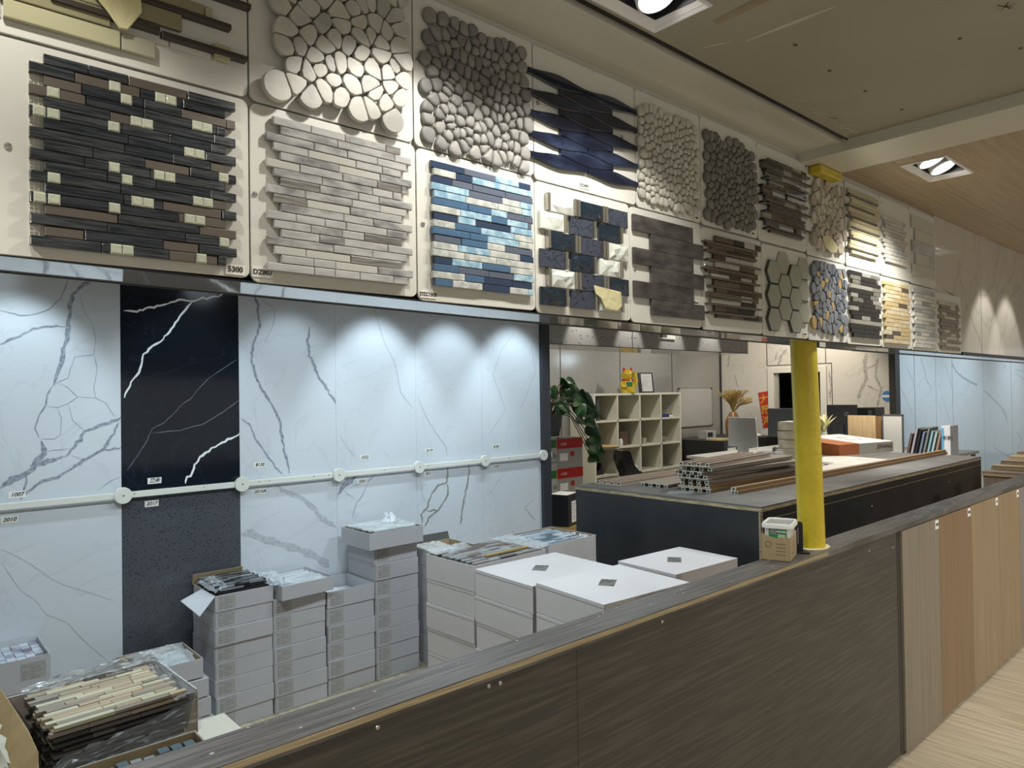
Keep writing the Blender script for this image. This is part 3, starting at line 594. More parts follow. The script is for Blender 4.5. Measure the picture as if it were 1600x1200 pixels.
def tape(t, pts, d0=.012, seed=0):
    TP = M('masking_tape', (.62, .58, .33), .6, bump=.6, bs=60); R = random.Random(seed)
    cx_ = sum(p[0] for p in pts)/len(pts); cz_ = sum(p[1] for p in pts)/len(pts); n = len(pts)
    ox, oz = t.location.x, t.location.z; v = []
    for s in (1, .97, .8): v += [(cx_+(p[0]-cx_)*s-ox, -d0-(.0 if s == 1 else R.uniform(.0006, .0025)), cz_+(p[1]-cz_)*s-oz) for p in pts]
    v.append((cx_-ox, -d0-.001, cz_-oz))
    mb = MB(); mb.add(v, [(a*n+i, a*n+(i+1) % n, (a+1)*n+(i+1) % n, (a+1)*n+i) for a in (0, 1) for i in range(n)]+[(2*n+i, 2*n+(i+1) % n, 3*n) for i in range(n)], TP)
    return mb.build('masking_tape', t)
tape(t, [(1.385, 1.877), (1.43, 1.873), (1.495, 1.868), (1.497, 1.83), (1.478, 1.815), (1.43, 1.818), (1.412, 1.845), (1.392, 1.855)], .0165, 3)

ST = M('dark_slate_glass', (.035, .033, .034), .2, kind='grain', c2=(.10, .095, .09), sc=14, st=(1, 1, 3), lo=.35, hi=.7, det=8, coat=.2)
t = board('', 'board of dark slate-look glass bricks with white gaps, tagged 8006-05', 1.558, 1.9035, zb(1.73)+.001, 2.116, ((1.575, 1.94), (1.89, 1.945)))
mb = MB(); ox, oz = t.location.x, t.location.z
for r in range(6):
    z1 = 2.092-r*.0462; a = 1.563 if r % 2 == 0 else 1.640
    for k in range(2 if 1 else 3):
        wd = .143 if r % 2 == 0 else .132; tile(mb, a+k*wd-ox, a+(k+1)*wd-.0015-ox, z1-.0452-oz, z1-oz, .0085, ST, y0=-.002)
mb.build('mosaic_sheet', t); blabel(t, '8006-05', 1.868, 1.868, .0075, .036, .019)

BRN = M('brown_glass', (.085, .058, .035), .22, kind='grain', c2=(.14, .10, .065), sc=30, st=(.4, 1, 12)); BRN2 = M('umber_glass', (.055, .035, .022), .2)
BLK = M('black_glass_strip', (.012, .012, .013), .14); SIL = M('silver_foil_glass', (.52, .50, .45), .18, .3, coat=.4); ROD = M('bronze_rod', (.16, .14, .105), .28, .8)
def rods(t, rows, x0, x1, z0, z1, mat, dep=.0165, hh=.0065, seed=0, jig=.02, name='rod_strips'):
    mb = MB(); R = random.Random(seed); ox, oz = t.location.x, t.location.z
    for i in range(rows):
        z = z1-(z1-z0)*(i+.5)/rows; a = x0+R.uniform(-.012, jig); e = x1-R.uniform(-.004, jig*2.2)
        tile(mb, a-ox, e-ox, z-hh/2-oz, z+hh/2-oz, dep, mat, y0=-.001)
    return mb.build(name, t)
t = board('', 'board of brown, black and silver strips with bronze rods, left of the hexagon board', 1.9045, 2.268, zb(2.1)+.001, 2.110, ((2.07, 1.995), (1.925, 1.99)))
strips(t, 1.92, 2.25, 1.828, 2.088, 13, [(BRN, 4, .009), (BRN2, 2, .009), (BLK, 2.2, .009), (SIL, 2, .0075)], offs=(.05, 0, .025, .04), seed=8, lmin=.06, lmax=.11)
rods(t, 9, 1.908, 2.235, 1.828, 2.075, ROD, seed=3)
blabel(t, 'D2017', 2.205, 1.862, .009, .03, .016)

# hexagons
HG = M('pale_green_hexagon', (.33, .35, .29), .10, coat=.3); HE = M('hexagon_edge_shade', (.055, .065, .05), .25); HF = M('frosted_hexagon', (.36, .37, .31), .25)  # dark ring: grout edge with its shadow painted into the colour
t = board('', 'board of pale green glass hexagons with dark edges', 2.269, 2.602, zb(2.43)+.001, 2.106, ((2.29, 1.96), (2.575, 1.945)))
mb = MB(); ox, oz = t.location.x, t.location.z
def hexa(cx_, cz_, frost=False):
    W2, Hh = .050, .0405; P = [(-W2, 0), (-W2*.55, Hh), (W2*.55, Hh), (W2, 0), (W2*.55, -Hh), (-W2*.55, -Hh)]
    P = [(cx_+a, cz_+b) for a, b in P]
    if frost: mb.prism([(cx_+(a-cx_)*.96-ox, cz_+(b-cz_)*.96-oz) for a, b in P], -.001, -.004, HF, 'y'); return
    v = [(a-ox, -.002, b-oz) for a, b in P]+[(cx_+(a-cx_)*.985-ox, -.010, cz_+(b-cz_)*.985-oz) for a, b in P]+[(cx_+(a-cx_)*.93-ox, -.0105, cz_+(b-cz_)*.93-oz) for a, b in P]
    mb.add(v, [(i, (i+1) % 6, 6+(i+1) % 6, 6+i) for i in range(6)]+[(6+i, 6+(i+1) % 6, 12+(i+1) % 6, 12+i) for i in range(6)], HE)
    mb.add(v[12:], [tuple(range(6))], HG)
for k in range(3): hexa(2.335, 2.010-k*.083); hexa(2.413, 1.968-k*.083) if k < 2 else None; hexa(2.491, 2.010-k*.083)
hexa(2.413, 2.050, True); hexa(2.566, 2.047, True); hexa(2.566, 1.966, True); hexa(2.566, 1.885, True)
for z in (2.005, 1.925, 1.845): tile(mb, 2.535-ox, 2.59-ox, z-.002-oz, z+.002-oz, .009, HE)
mb.build('hexagon_sheet', t); blabel(t, 'D2063', 2.572, 1.803, .008, .028, .014)

BP = [M('blue_grey_stone', (.13, .145, .17), .5, kind='noise', c2=(.20, .215, .24), sc=30, bump=.3, bs=80), M('blue_grey_stone_light', (.19, .205, .23), .5, bump=.3, bs=80), M('slate_stone', (.10, .115, .14), .5, bump=.3, bs=80)]
GP = M('gold_stone', (.40, .29, .12), .4)
t = board('', 'board of blue-grey stone pieces with a few gold ones, right of the hexagon board', 2.603, 2.936, zb(2.77)+.001, 2.102, ((2.62, 1.96),))
pebbles(t, 2.628, 2.918, 1.815, 2.088, 92, BP*3+[GP], .011, True, 21, aspect=1.6, chk=1)
blabel(t, '20801', 2.875, 1.86, .009, .03, .024)
GR1 = M('dark_brick_glass', (.025, .026, .026), .18, coat=.2); GR2 = M('grey_foil_brick', (.16, .16, .14), .22, .3, kind='noise', c2=(.24, .24, .21), sc=60); GR3 = M('light_foil_brick', (.36, .36, .32), .22, .3)
t = board('', 'board of black and grey glass bricks, lower row beneath the cream strip board', 2.937, 3.288, zb(3.1)+.001, 2.098, ((2.955, 1.95), (3.27, 1.95)))
strips(t, 2.948, 3.272, 1.81, 2.083, 15, [(GR1, 4, .009), (GR2, 4, .009), (GR3, 2, .009)], offs=(0, .012, .03, .006), seed=14, lmin=.06, lmax=.15)
blabel(t, '8008', 3.135, 1.818, .010, .03, .026)
GO1 = M('honey_brick', (.52, .41, .22), .3); GO2 = M('cream_brick', (.62, .56, .41), .3, kind='noise', c2=(.52, .43, .27), sc=20); GO3 = M('bronze_brick', (.13, .115, .09), .3, .3)
t = board('', 'board of honey and cream stone bricks, brightly lit in the lower row', 3.289, 3.636, zb(3.4)+.001, 2.094, ((3.3, 1.94), (3.62, 1.95)))
strips(t, 3.296, 3.612, 1.798, 2.073, 15, [(GO1, 3, .009), (GO2, 4, .009), (GO3, 1.2, .009)], offs=(0, .022, .01, .03), seed=16, lmin=.06, lmax=.16)
PG1 = M('pale_grey_brick', (.42, .43, .40), .3); PG2 = M('mid_grey_brick', (.24, .255, .25), .3, kind='noise', c2=(.33, .34, .33), sc=20); PG3 = M('white_brick_tile', (.56, .55, .50), .3)
t = board('', 'board of pale grey and white stone bricks in the lower row', 3.637, 3.984, zb(3.8)+.001, 2.090, ((3.65, 1.94),))
strips(t, 3.645, 3.962, 1.79, 2.069, 15, [(PG1, 3, .008), (PG2, 3, .008), (PG3, 3, .008)], offs=(0, .022, .01, .03), seed=18, lmin=.06, lmax=.16)
BK1 = M('brown_brick_tile', (.20, .165, .125), .4, kind='grain', c2=(.28, .24, .19), sc=50, st=(1, 1, 4)); BK2 = M('ivory_brick_tile', (.52, .48, .40), .35)
t = board('', 'board of small brown and ivory bricks, last board of the lower row', 3.985, 4.368, zb(4.1)+.001, 2.084, ())
strips(t, 4.0, 4.33, 1.79, 2.035, 14, [(BK1, 5, .008), (BK2, 1.6, .008)], offs=(0, .03, .012, .04), seed=20, lmin=.06, lmax=.10)

# upper row --------------------------------------------------------------
ZL, ZT = 2.130, 2.452
IV = M('ivory_glass_strip', (.44, .42, .27), .12, coat=.5); IV2 = M('cream_frosted_strip', (.40, .385, .29), .2, coat=.3); KH = M('khaki_glass_strip', (.27, .25, .15), .15, coat=.4); DB = M('dark_brown_strip', (.045, .036, .03), .35)
t = board('', 'board of long cream and olive glass strips with dark brown rods, top left corner', .02, .4955, 2.131, ZT+.01, ())
strips(t, .03, .472, 2.150, 2.44, 10, [(IV, 3, .008, (.10, .2)), (IV2, 3, .007, (.10, .18)), (KH, 2.5, .009, (.09, .16)), (CARD, 1.2, .0005, (.05, .1))], offs=(.09, .01, .13, .04), seed=23, gap=.002)
mb = MB(); ox, oz = t.location.x, t.location.z
for x0, x1, z in ((.31, .495, 2.288), (.245, .46, 2.240), (.195, .345, 2.197), (.348, .487, 2.193), (.12, .34, 2.35), (.2, .49, 2.40)):
    tile(mb, x0-ox, x1-ox, z-.0045-oz, z+.0045-oz, .016, DB)
mb.build('rod_strips', t)
tape(t, [(.20, 2.27), (.25, 2.275), (.315, 2.262), (.318, 2.215), (.297, 2.180), (.285, 2.178), (.27, 2.198), (.235, 2.235)], .0175, 5)
WP = [M('white_stone_slice', (.42, .41, .375), .45, kind='noise', c2=(.53, .52, .475), sc=20), M('ivory_stone_slice', (.49, .475, .43), .45), M('greyish_stone_slice', (.35, .345, .32), .45, kind='noise', c2=(.45, .44, .41), sc=25)]
t = board('', 'board of large white flat stone slices, tagged 22115', .4965, .8455, 2.129, ZT+.006, ((.828, 2.308),))
pebbles(t, .53, .828, 2.138, 2.442, 68, WP, .010, True, 31, aspect=1.1, gap=.0013, chk=1, name='stone_sheet')
blabel(t, '22115', .792, 2.147, .011, .034, .022)
t.children[-1].location.y = -.0125
GPB = [M('grey_pebble', (.20, .195, .185), .6, kind='noise', c2=(.25, .245, .235), sc=40), M('mid_grey_pebble', (.235, .23, .215), .6), M('dark_grey_pebble', (.17, .168, .162), .6)]
t = board('', 'board of rounded mid-grey pebbles, brightly lit, tagged R803', .8465, 1.1945, 2.126, ZT+.002, ((.857, 2.309),))
pebbles(t, .868, 1.172, 2.128, 2.425, 135, GPB, .0125, False, 33, aspect=1.35, chk=2)
blabel(t, 'R803', 1.158, 2.139, .009, .026, .015)
# long wave tiles
NW = M('navy_wave_glass', (.007, .010, .024), .08, kind='noise', c2=(.035, .05, .10), sc=9, st=(1, 1, 3), lo=.45, hi=.8, coat=.6, bump=.15, bs=12)
t = board('', 'board of long wavy navy blue glass tiles, tagged DZ2957', 1.1955, 1.588, 2.121, ZT, ((1.19+.02, 2.31), (1.24, 2.315), (1.53, 2.30)), rad=.012)
mb = MB(); ox, oz = t.location.x, t.location.z; PZ = .0505
def wave(x0, x1, zc, ph):
    n = 14; up = []; dn = []
    for i in range(n+1):
        u = i/n; x = x0+(x1-x0)*u; hh = .0135+.0115*(-cos(2*pi*u) if not ph else -cos(2*pi*u))
        hh = .0073+.0094*(.5-.5*cos(2*pi*u))
        up.append((x-ox, zc+hh-oz)); dn.append((x-ox, zc-hh-oz))
    P = dn+up[::-1]; cxx = (x0+x1)/2-ox
    m = len(P); v = []
    for s, y in ((1, -.002), (1, -.0085), (.985, -.0098)):
        v += [(cxx+(p[0]-cxx)*s, y, (zc-oz)+((p[1]-(zc-oz))*(1 if s == 1 else .9))) for p in P]
    mb.add(v, [(a*m+i, a*m+(i+1) % m, (a+1)*m+(i+1) % m, (a+1)*m+i) for a in (0, 1) for i in range(m)], NW)
    mb.add(v[2*m:], [(i, i+1, m-2-i, m-1-i) for i in range(n)], NW)
for r in range(5):
    zc = 2.378-r*PZ
    wave(1.1935-.022, 1.379, zc, 0); wave(1.381, 1.588, zc, 0)
    if r < 4: wave(1.28, 1.482, zc-PZ/2, 1)
mb.build('wave_tile_sheet', t, smooth=False); blabel(t, 'DZ2957', 1.372, 2.1355, .010, .04, .015)
CP = [M('cream_pebble', (.50, .485, .425), .55), M('white_pebble', (.56, .54, .475), .55), M('ivory_pebble', (.46, .445, .39), .55)]
t = board('', 'board of small cream-white pebbles right of the navy wave board, tagged 8807', 1.589, 1.909, 2.118, ZT, ((1.90, 2.25),))
pebbles(t, 1.60, 1.885, 2.130, 2.415, 170, CP, .012, False, 36, aspect=1.45, chk=2)
blabel(t, '8807', 1.882, 2.130, .008, .024, .013)
t = board('', 'board of small dark grey pebbles in shadow, tagged 8806', 1.910, 2.251, 2.116, ZT+.004, ((1.925, 2.26), (2.238, 2.20)))
DPB = [M('olive_grey_pebble', (.17, .165, .145), .6), M('olive_grey_pebble_dark', (.145, .14, .125), .6), M('olive_grey_pebble_light', (.20, .19, .17), .6)]
pebbles(t, 1.930, 2.228, 2.128, 2.412, 135, DPB, .012, False, 39, aspect=1.5, chk=2)
blabel(t, '8806', 2.215, 2.128, .008, .024, .013)
BM = M('mirror_brown_glass', (.075, .065, .05), .06, .1, coat=.6); BM2 = M('umber_marble', (.06, .042, .028), .12, kind='noise', c2=(.11, .08, .05), sc=30, coat=.4)
PS = M('pale_mirror_tile', (.36, .35, .31), .08, .3)
t = board('', 'board of glossy dark brown strips with long black rods beside the yellow bracket', 2.252, 2.604, 2.112, 2.449, ((2.30, 2.35), (2.585, 2.28)))
strips(t, 2.265, 2.592, 2.145, 2.405, 12, [(BM, 4, .009), (BM2, 3, .009), (PS, 1, .009), (CARD, .8, .0005)], offs=(.045, 0, .02, .05), seed=42, lmin=.06, lmax=.13)
rods(t, 9, 2.262, 2.612, 2.14, 2.40, M('black_rod', (.014, .012, .012), .12, .2, coat=.5), dep=.018, seed=7, hh=.0075, jig=.03)
BE = [M('beige_slice', (.46, .41, .33), .5), M('taupe_slice', (.36, .31, .25), .5), M('pale_beige_slice', (.55, .50, .42), .5)]
t = board('', 'board of beige and taupe stone slices with a tape patch, just beyond the ceiling beam', 2.605, 2.936, 2.104, 2.44, ((2.625, 2.26), (2.92, 2.24)))
pebbles(t, 2.632, 2.915, 2.135, 2.405, 62, BE, .012, True, 44, aspect=1.9, chk=1, name='stone_sheet')
tape(t, [(2.70, 2.185), (2.75, 2.195), (2.80, 2.18), (2.835, 2.16), (2.825, 2.135), (2.77, 2.128), (2.72, 2.145)], .0155, 9)
YC = M('yellow_cream_strip', (.55, .50, .33), .3); YC2 = M('pale_khaki_strip', (.45, .41, .27), .3); GS = M('grey_rod', (.12, .11, .09), .35, .4)
t = board('', 'board of pale yellow stone strips with grey rods, upper row', 2.945, 3.296, 2.101, 2.447, ((3.28, 2.40), (3.285, 2.25)), rad=.01)
strips(t, 2.955, 3.275, 2.152, 2.418, 14, [(YC, 4, .009), (YC2, 3, .009)], offs=(0, .02, .035, .01), seed=46, lmin=.08, lmax=.2)
rods(t, 6, 2.94, 3.262, 2.15, 2.41, GS, dep=.014, seed=9, hh=.007, jig=.03)
blabel(t, '078', 3.08, 2.128, .008, .024, .013)
t = board('', 'board of white marble strips with a few dark squares, upper row', 3.297, 3.645, 2.098, 2.45, ((3.32, 2.42), (3.63, 2.13)))
WS = M('white_marble_strip', (.56, .54, .48), .22, kind='vein', c2=(.34, .33, .30), sc=20, lo=.02); DS = M('smoky_square', (.13, .125, .11), .3, kind='noise', c2=(.2, .19, .17), sc=60)
strips(t, 3.302, 3.592, 2.16, 2.36, 12, [(WS, 6, .008), (MG2, 2, .008), (DS, 1, .008, (.05, .07))], offs=(0, .02, .035), seed=48, lmin=.07, lmax=.16)
t = board('', 'board of faint white glass tiles, last board of the upper row', 3.646, 3.988, 2.094, 2.455, ((3.66, 2.13),))
WT = M('white_glass_tile', (.55, .53, .47), .08, coat=.6)
strips(t, 3.66, 3.955, 2.13, 2.415, 5, [(WT, 4, .007), (MG2, .6, .007)], offs=(0, .04), seed=50, lmin=.12, lmax=.2, rag=False)

# ------------------------------------------------------------------ yellow pole
YEL = M('yellow_paint', (.50, .385, .012), .38, kind='noise', c2=(.56, .44, .02), sc=6, bump=.6, bs=60, coat=.15)
t = thing('steel_pole', 'yellow painted steel pole standing on the half wall', 'pole', (2.655, 1.272, 1.0))
MB().tube([(0, 0, 0), (.02, .018, .4), (.045, .040, .786)], .0485, YEL, 32).build('column', t, smooth=True)
MB().prism([(.075*cos(a), .06*sin(a)) for a in [k*pi/9 for k in range(18)]], 0, .003, M('cream_filler', (.6, .55, .38), .7)).build('filler_ring', t)
tag(MB().box(2.625, 2.81, 1.195, 1.238, 2.408, 2.438, YEL).build('yellow_bracket', bevel=.004), 'short yellow block under the ceiling beam above the beige stone board', 'bracket')

# ------------------------------------------------------------------ half wall and its panels
DW = M('dark_wood_laminate', (.034, .030, .0245), .42, kind='grain', c2=(.064, .056, .046), sc=3.2, st=(1.1, 1, 26), lo=.44, hi=.64, det=12, bump=.25, bs=6)
DT = M('grey_brown_top', (.055, .050, .046), .38, kind='grain', c2=(.125, .115, .107), sc=4, st=(1.0, 34, 1), lo=.42, hi=.62, det=10, bump=.15, bs=6)
PE = M('plywood_edge', (.40, .32, .19), .6, kind='grain', c2=(.23, .18, .10), sc=20, st=(.3, 1, 30))
t = thing('half_wall', 'long waist-high dark wood half wall running from lower left to right', 'partition', (-1, 1.2, 0))
mb = MB(); mb.box(0, 4.30, 0, .10, .02, .976, DW); mb.box(4.30, 21, .012, .10, .02, .976, DW); mb.build('front_panel', t)
MB().box(0, 21, .02, .09, 0, .02, BLACK).build('plinth', t)
mb = MB(); mb.box(0, 21, -.004, .105, .977, .9995, DT); mb.build('top_board', t, bevel=.001)
MB().box(0, 3.62, -.0062, -.004, .9855, .9965, PE).build('raw_edge', t)
mb = MB(); mb.box(2.27, 2.2712, -.0006, .0, .02, .976, M('panel_seam', (.03, .025, .02), .6)); mb.box(4.285, 4.312, -.001, .012, .02, .975, BLACK); mb.build('joint', t)
for x, z in ((.715, .965), (.992, .965), (1.025, .962), (1.615, .965), (3.0, .94), (3.244, .916)):
    o = MB().lathe([(.0001, .0012), (.0035, .001), (.0048, 0)], STEEL, 12).build('screw', t, loc=(x+1, -.0005, z)); o.rotation_euler = (pi/2, 0, 0)
mb = MB(); R = random.Random(5)
for i in range(60):
    x = R.uniform(.3, 4.5); y = R.uniform(.0, .1); r = R.uniform(.0008, .003)
    mb.prism([(x+1+r*cos(k*1.2)*1.6, y+r*sin(k*1.2)) for k in range(5)], .9995, 1.0002, M('paint_fleck', (.45, .42, .36), .8))
mb.build('paint_flecks', t)['kind'] = 'stuff'
pc = [((.235, .205, .15), (.185, .16, .115), 'grey-beige oak'), ((.235, .15, .08), (.185, .115, .058), 'orange-brown wood'), ((.30, .22, .125), (.24, .172, .095), 'honey oak'), ((.29, .21, .118), (.235, .165, .09), 'golden oak'), ((.23, .205, .195), (.19, .17, .16), 'lilac-grey wood'), ((.25, .2, .15), (.2, .16, .12), 'brown wood')]
px = [3.325, 3.79, 4.272, 4.765, 5.20, 5.66, 6.12]
lb = ['wood sample panel, grey-beige, nearest on the half wall beside the dark section', 'wood sample panel, orange-brown, second along the half wall', 'wood sample panel, honey oak, between the orange-brown and golden oak ones', 'wood sample panel, golden oak, left of the lilac-grey one', 'wood sample panel, lilac-grey, at the right edge of the picture', 'wood sample panel, brown, furthest on the half wall']
for i in range(6):
    c1, c2, nm = pc[i]
    t = thing('flooring_sample', lb[i], 'wood sample', (px[i], 1.192, .022))
    mt = M('wood_'+nm.replace(' ', '_').replace('-', '_'), c1, .4, kind='grain', c2=c2, sc=3, st=(14, 1, .6), lo=.35, hi=.65, det=6)
    MB().box(.002, px[i+1]-px[i]-.002, 0, .012, 0, .951, mt).build('panel_face', t)
    g = MB().box(-.052, -.008, -.001, -.0002, -.042, 0, PAPER).build('price_tag', t, loc=(px[i+1]-px[i], 0, .945))
    text(['1284', '2801', '176', '268', '305', '19'][i], .018, INK, g, (-.03, -.0015, -.021))

# ------------------------------------------------------------------ cartons
CG = M('grey_white_card', (.43, .42, .435), .6, kind='noise', c2=(.48, .47, .485), sc=3, lo=.3, hi=.7); CW = M('white_card', (.60, .56, .55), .5, kind='noise', c2=(.64, .60, .59), sc=2); KR = M('kraft_card', (.34, .26, .15), .7)
CI = M('card_inside', (.52, .53, .55), .6); SH = M('card_slot', (.06, .06, .06), .8)
PRT = M('printed_form', (.39, .38, .36), .6)
def form(t, w_, h, x, z):
    mb = MB(); LN = M('form_line', (.22, .22, .22), .7)
    mb.box(0, w_, -.0006, -.0001, 0, h, PRT)
    for i in range(6): mb.box(0, w_, -.0009, -.0006, h*i/5-.0006*(i > 0), h*i/5+.0008, LN)
    for u in (0, .34, .62, 1): mb.box(w_*u-.0006, w_*u+.0006, -.0009, -.0006, 0, h, LN)
    R = random.Random(3)
    for i in range(5):
        for u in (.05, .4, .68):
            if R.random() < .85: mb.box(w_*u, w_*(u+R.uniform(.1, .24)), -.0009, -.0006, h*(i+.35)/5, h*(i+.65)/5, LN)
    return mb.build('printed_form', t, loc=(x, 0, z))
def carton(name, label, loc, w_, d, h, mat, rz=0, lid=True, fm=True, group=None, open_=False, inner=None, cat='box'):
    t = thing(name, label, cat, loc, rz, group); b = .003
    if not open_:
        mb = MB(); mb.box(0, w_, 0, d, 0, h-.0008, mat); mb.build('body', t, bevel=.0018)
        mb = MB(); mb.box(-.0006, .0005, .004, d-.004, h*.86, h*.87, SH); mb.box(.004, .0055, -.0005, .0005, .004, h-.004, SH); mb.build('fold_line', t)
    else:
        ii = inner or mat; mb = MB(); th = .004
        mb.box(0, w_, 0, th, 0, h, mat); mb.box(0, w_, d-th, d, 0, h, mat); mb.box(0, th, th, d-th, 0, h, mat); mb.box(w_-th, w_, th, d-th, 0, h, mat); mb.box(th, w_-th, th, d-th, 0, th, mat)
        if inner:
            mb.box(th, w_-th, th, th+.001, th, h-.001, ii).box(th, w_-th, d-th-.001, d-th, th, h-.001, ii).box(th, th+.001, th, d-th, th, h-.001, ii).box(w_-th-.001, w_-th, th, d-th, th, h-.001, ii)
        mb.build('body', t, bevel=.001)
    if fm: form(t, .082, h*.78, .018, h*.12)
    return t
CX = [1.287, 1.599, 1.915, 2.228, 2.546]
cols = [(0, .4995, 7, .0870), (1, .500, 7, .0870), (2, .482, 6, .0985), (3, .685, 8, .0992)]
cn = ['leftmost', 'second', 'third', 'rightmost']
protos = {}
def stackbox(key, label, loc, w_, d, h, mat, fm, group, rz=0):
    k = (key, round(h, 4))
    if k not in protos: protos[k] = carton('tile_carton', label, loc, w_, d, h, mat, rz=rz, fm=fm, group=group); return protos[k]
    return dup(protos[k], loc, rz, label, group)
R = random.Random(12)
for ci, ztop, n, h in cols:
    zz = ztop-n*h
    for k in range(n):
        z = ztop-(k+1)*h
        stackbox('g', '%s tile carton down in the %s of four columns by the slab wall' % (ORD(k), cn[ci]),
                 (CX[ci]+.002+R.uniform(-.003, .003), 3.75+R.uniform(-.006, .006), z+.0002), .306, .33, h-.0008, CG, True, 'tile cartons stacked by the slab wall', R.uniform(-.008, .008))
# open carton on the leftmost column, with flap
FILM = M('clear_film', (.75, .78, .80), .12, alpha=.22, bump=1, bs=18, spec=.8)
FILMW = M('milky_film', (.80, .84, .86), .16, alpha=.42, bump=1, bs=18, spec=.8)
def film(name, label, pts, seed, n=14, amp=.02, mat=None, cat='plastic film'):
    """crumpled sheet spanned over a quad of four corners (bilinear) with folds"""
    R = random.Random(seed); A, B, C_, D = [Vector(p) for p in pts]; v = []
    w1, w2, w3 = R.uniform(5, 9), R.uniform(7, 13), R.uniform(0, 6)
    for j in range(n+1):
        for i in range(n+1):
            u, q = i/n, j/n; p = (A*(1-u)+B*u)*(1-q)+(D*(1-u)+C_*u)*q
            e = .4 if i in (0, n) or j in (0, n) else 1
            f = sin(w1*u*2+w3+q*4)*sin(w2*q+u*3)*.6+R.uniform(-1, 1)*.45
            v.append((p.x+R.uniform(-.3, .3)*amp, p.y+R.uniform(-.3, .3)*amp, p.z+abs(f)*amp*e))
    mb = MB(); mb.add(v, [(j*(n+1)+i, j*(n+1)+i+1, (j+1)*(n+1)+i+1, (j+1)*(n+1)+i) for j in range(n) for i in range(n)], mat or FILM)
    o = mb.build(name, None, smooth=True); return tag(o, label, cat)
t = carton('open_carton', 'open white carton with hanging side flap on top of the leftmost carton column', (1.292, 3.748, .5), .306, .33, .085, CG, fm=True, open_=True, inner=KR)
FLW = M('flap_white', (.66, .67, .70), .5)
mb = MB(); q = [(-.001, .0, .084), (-.001, .20, .084), (-.115, .17, .052), (-.095, -.06, .018)]
mb.add(q+[(x-.001, y, z-.003) for x, y, z in q], [(0, 1, 2, 3), (7, 6, 5, 4), (0, 3, 7, 4), (3, 2, 6, 7), (2, 1, 5, 6), (1, 0, 4, 5)], FLW); mb.build('side_flap', t)
mb = MB(); mb.X = Matrix.Translation((.0, .325, .085)) @ Matrix.Rotation(RD(20), 4, 'X'); mb.box(-.01, .26, 0, .003, 0, .06, KR); mb.build('rear_flap', t)
def sheet(name, label, loc, w_, d, pal, rows, rz=0, seed=0, th=.009, tilt=0, cat='mosaic sheet', rag=.02, group=None, gap=.0015):
    """a loose mosaic sheet lying flat: strips run along local X"""
    o_ = MB(); R = random.Random(seed); h = d/rows; tot = sum(p[1] for p in pal)
    for r in range(rows):
        x = R.choice((0, rag, rag*.5)); xe = w_-R.choice((0, rag, rag*.5))
        while x < xe-.005:
            k = R.random()*tot
            for p in pal:
                k -= p[1]
                if k <= 0: break
            e = min(x+R.uniform(.05, .14), xe)
            if xe-e < .015: e = xe
            y0 = r*h; tz = th*R.uniform(.8, 1.1)
            c = .0008
            o_.add([(x, y0+gap/2, 0), (e-gap, y0+gap/2, 0), (e-gap, y0+h-gap/2, 0), (x, y0+h-gap/2, 0), (x, y0+gap/2, tz-c), (e-gap, y0+gap/2, tz-c), (e-gap, y0+h-gap/2, tz-c), (x, y0+h-gap/2, tz-c),
                    (x+c, y0+gap/2+c, tz), (e-gap-c, y0+gap/2+c, tz), (e-gap-c, y0+h-gap/2-c, tz), (x+c, y0+h-gap/2-c, tz)],
                   [(0, 1, 5, 4), (1, 2, 6, 5), (2, 3, 7, 6), (3, 0, 4, 7), (4, 5, 9, 8), (5, 6, 10, 9), (6, 7, 11, 10), (7, 4, 8, 11), (8, 9, 10, 11)], p[0])
            x = e
    ob = o_.build(name, None, loc=loc); ob.rotation_euler = (tilt, 0, rz)
    return tag(ob, label, cat, group)
BLS = [(M('black_strip_tile', (.02, .021, .023), .2), 5), (M('mirror_strip_tile', (.5, .52, .55), .2, .6), 1.4), (M('grey_strip_tile', (.16, .165, .17), .3), 3)]
for k in range(8):
    sheet('mosaic_sheet', '%s black strip sheet down in the open carton with the hanging flap' % ORD(k), (1.315+R.uniform(-.012, .012), 3.765+R.uniform(-.006, .006), .5945-k*.0098+.031 if False else .612-k*.0125), .27, .285, BLS, 16, seed=60+k, rz=R.uniform(-.03, .03), group='sheets in the carton with hanging flap')
film('plastic_film', 'crumpled clear film at the left end of the black mosaic sheets', [(1.29, 3.75, .60), (1.36, 3.745, .625), (1.37, 4.02, .625), (1.29, 4.03, .60)], 3, amp=.022, mat=FILMW)
# column 2: open carton of clear-wrapped white tiles
t = carton('open_carton', 'open white carton of film-wrapped white strips on the second carton column', (1.628, 3.70, .5005), .312, .33, .078, CG, rz=RD(3), fm=False, open_=True)
WTS = [(M('white_strip_tile', (.62, .65, .66), .2), 5), (M('pale_strip_tile', (.46, .49, .5), .2), 3)]
sheet('mosaic_sheet', 'white glass strip sheet in the open carton on the second column', (1.645, 3.72, .562), .28, .29, WTS, 16, seed=71, rz=RD(3))
sheet('mosaic_sheet', 'white strip sheet beneath the top one in the second column carton', (1.645, 3.72, .545), .28, .29, WTS, 16, seed=72, rz=RD(3))
film('plastic_film', 'crumpled film between the black sheets and the white strip carton', [(1.57, 3.73, .585), (1.70, 3.72, .582), (1.72, 4.02, .586), (1.58, 4.03, .60)], 5, amp=.028, mat=FILMW)
film('plastic_film', 'film over the right of the white strip carton', [(1.70, 3.72, .578), (1.92, 3.73, .576), (1.91, 4.02, .578), (1.72, 4.02, .58)], 6, amp=.012)
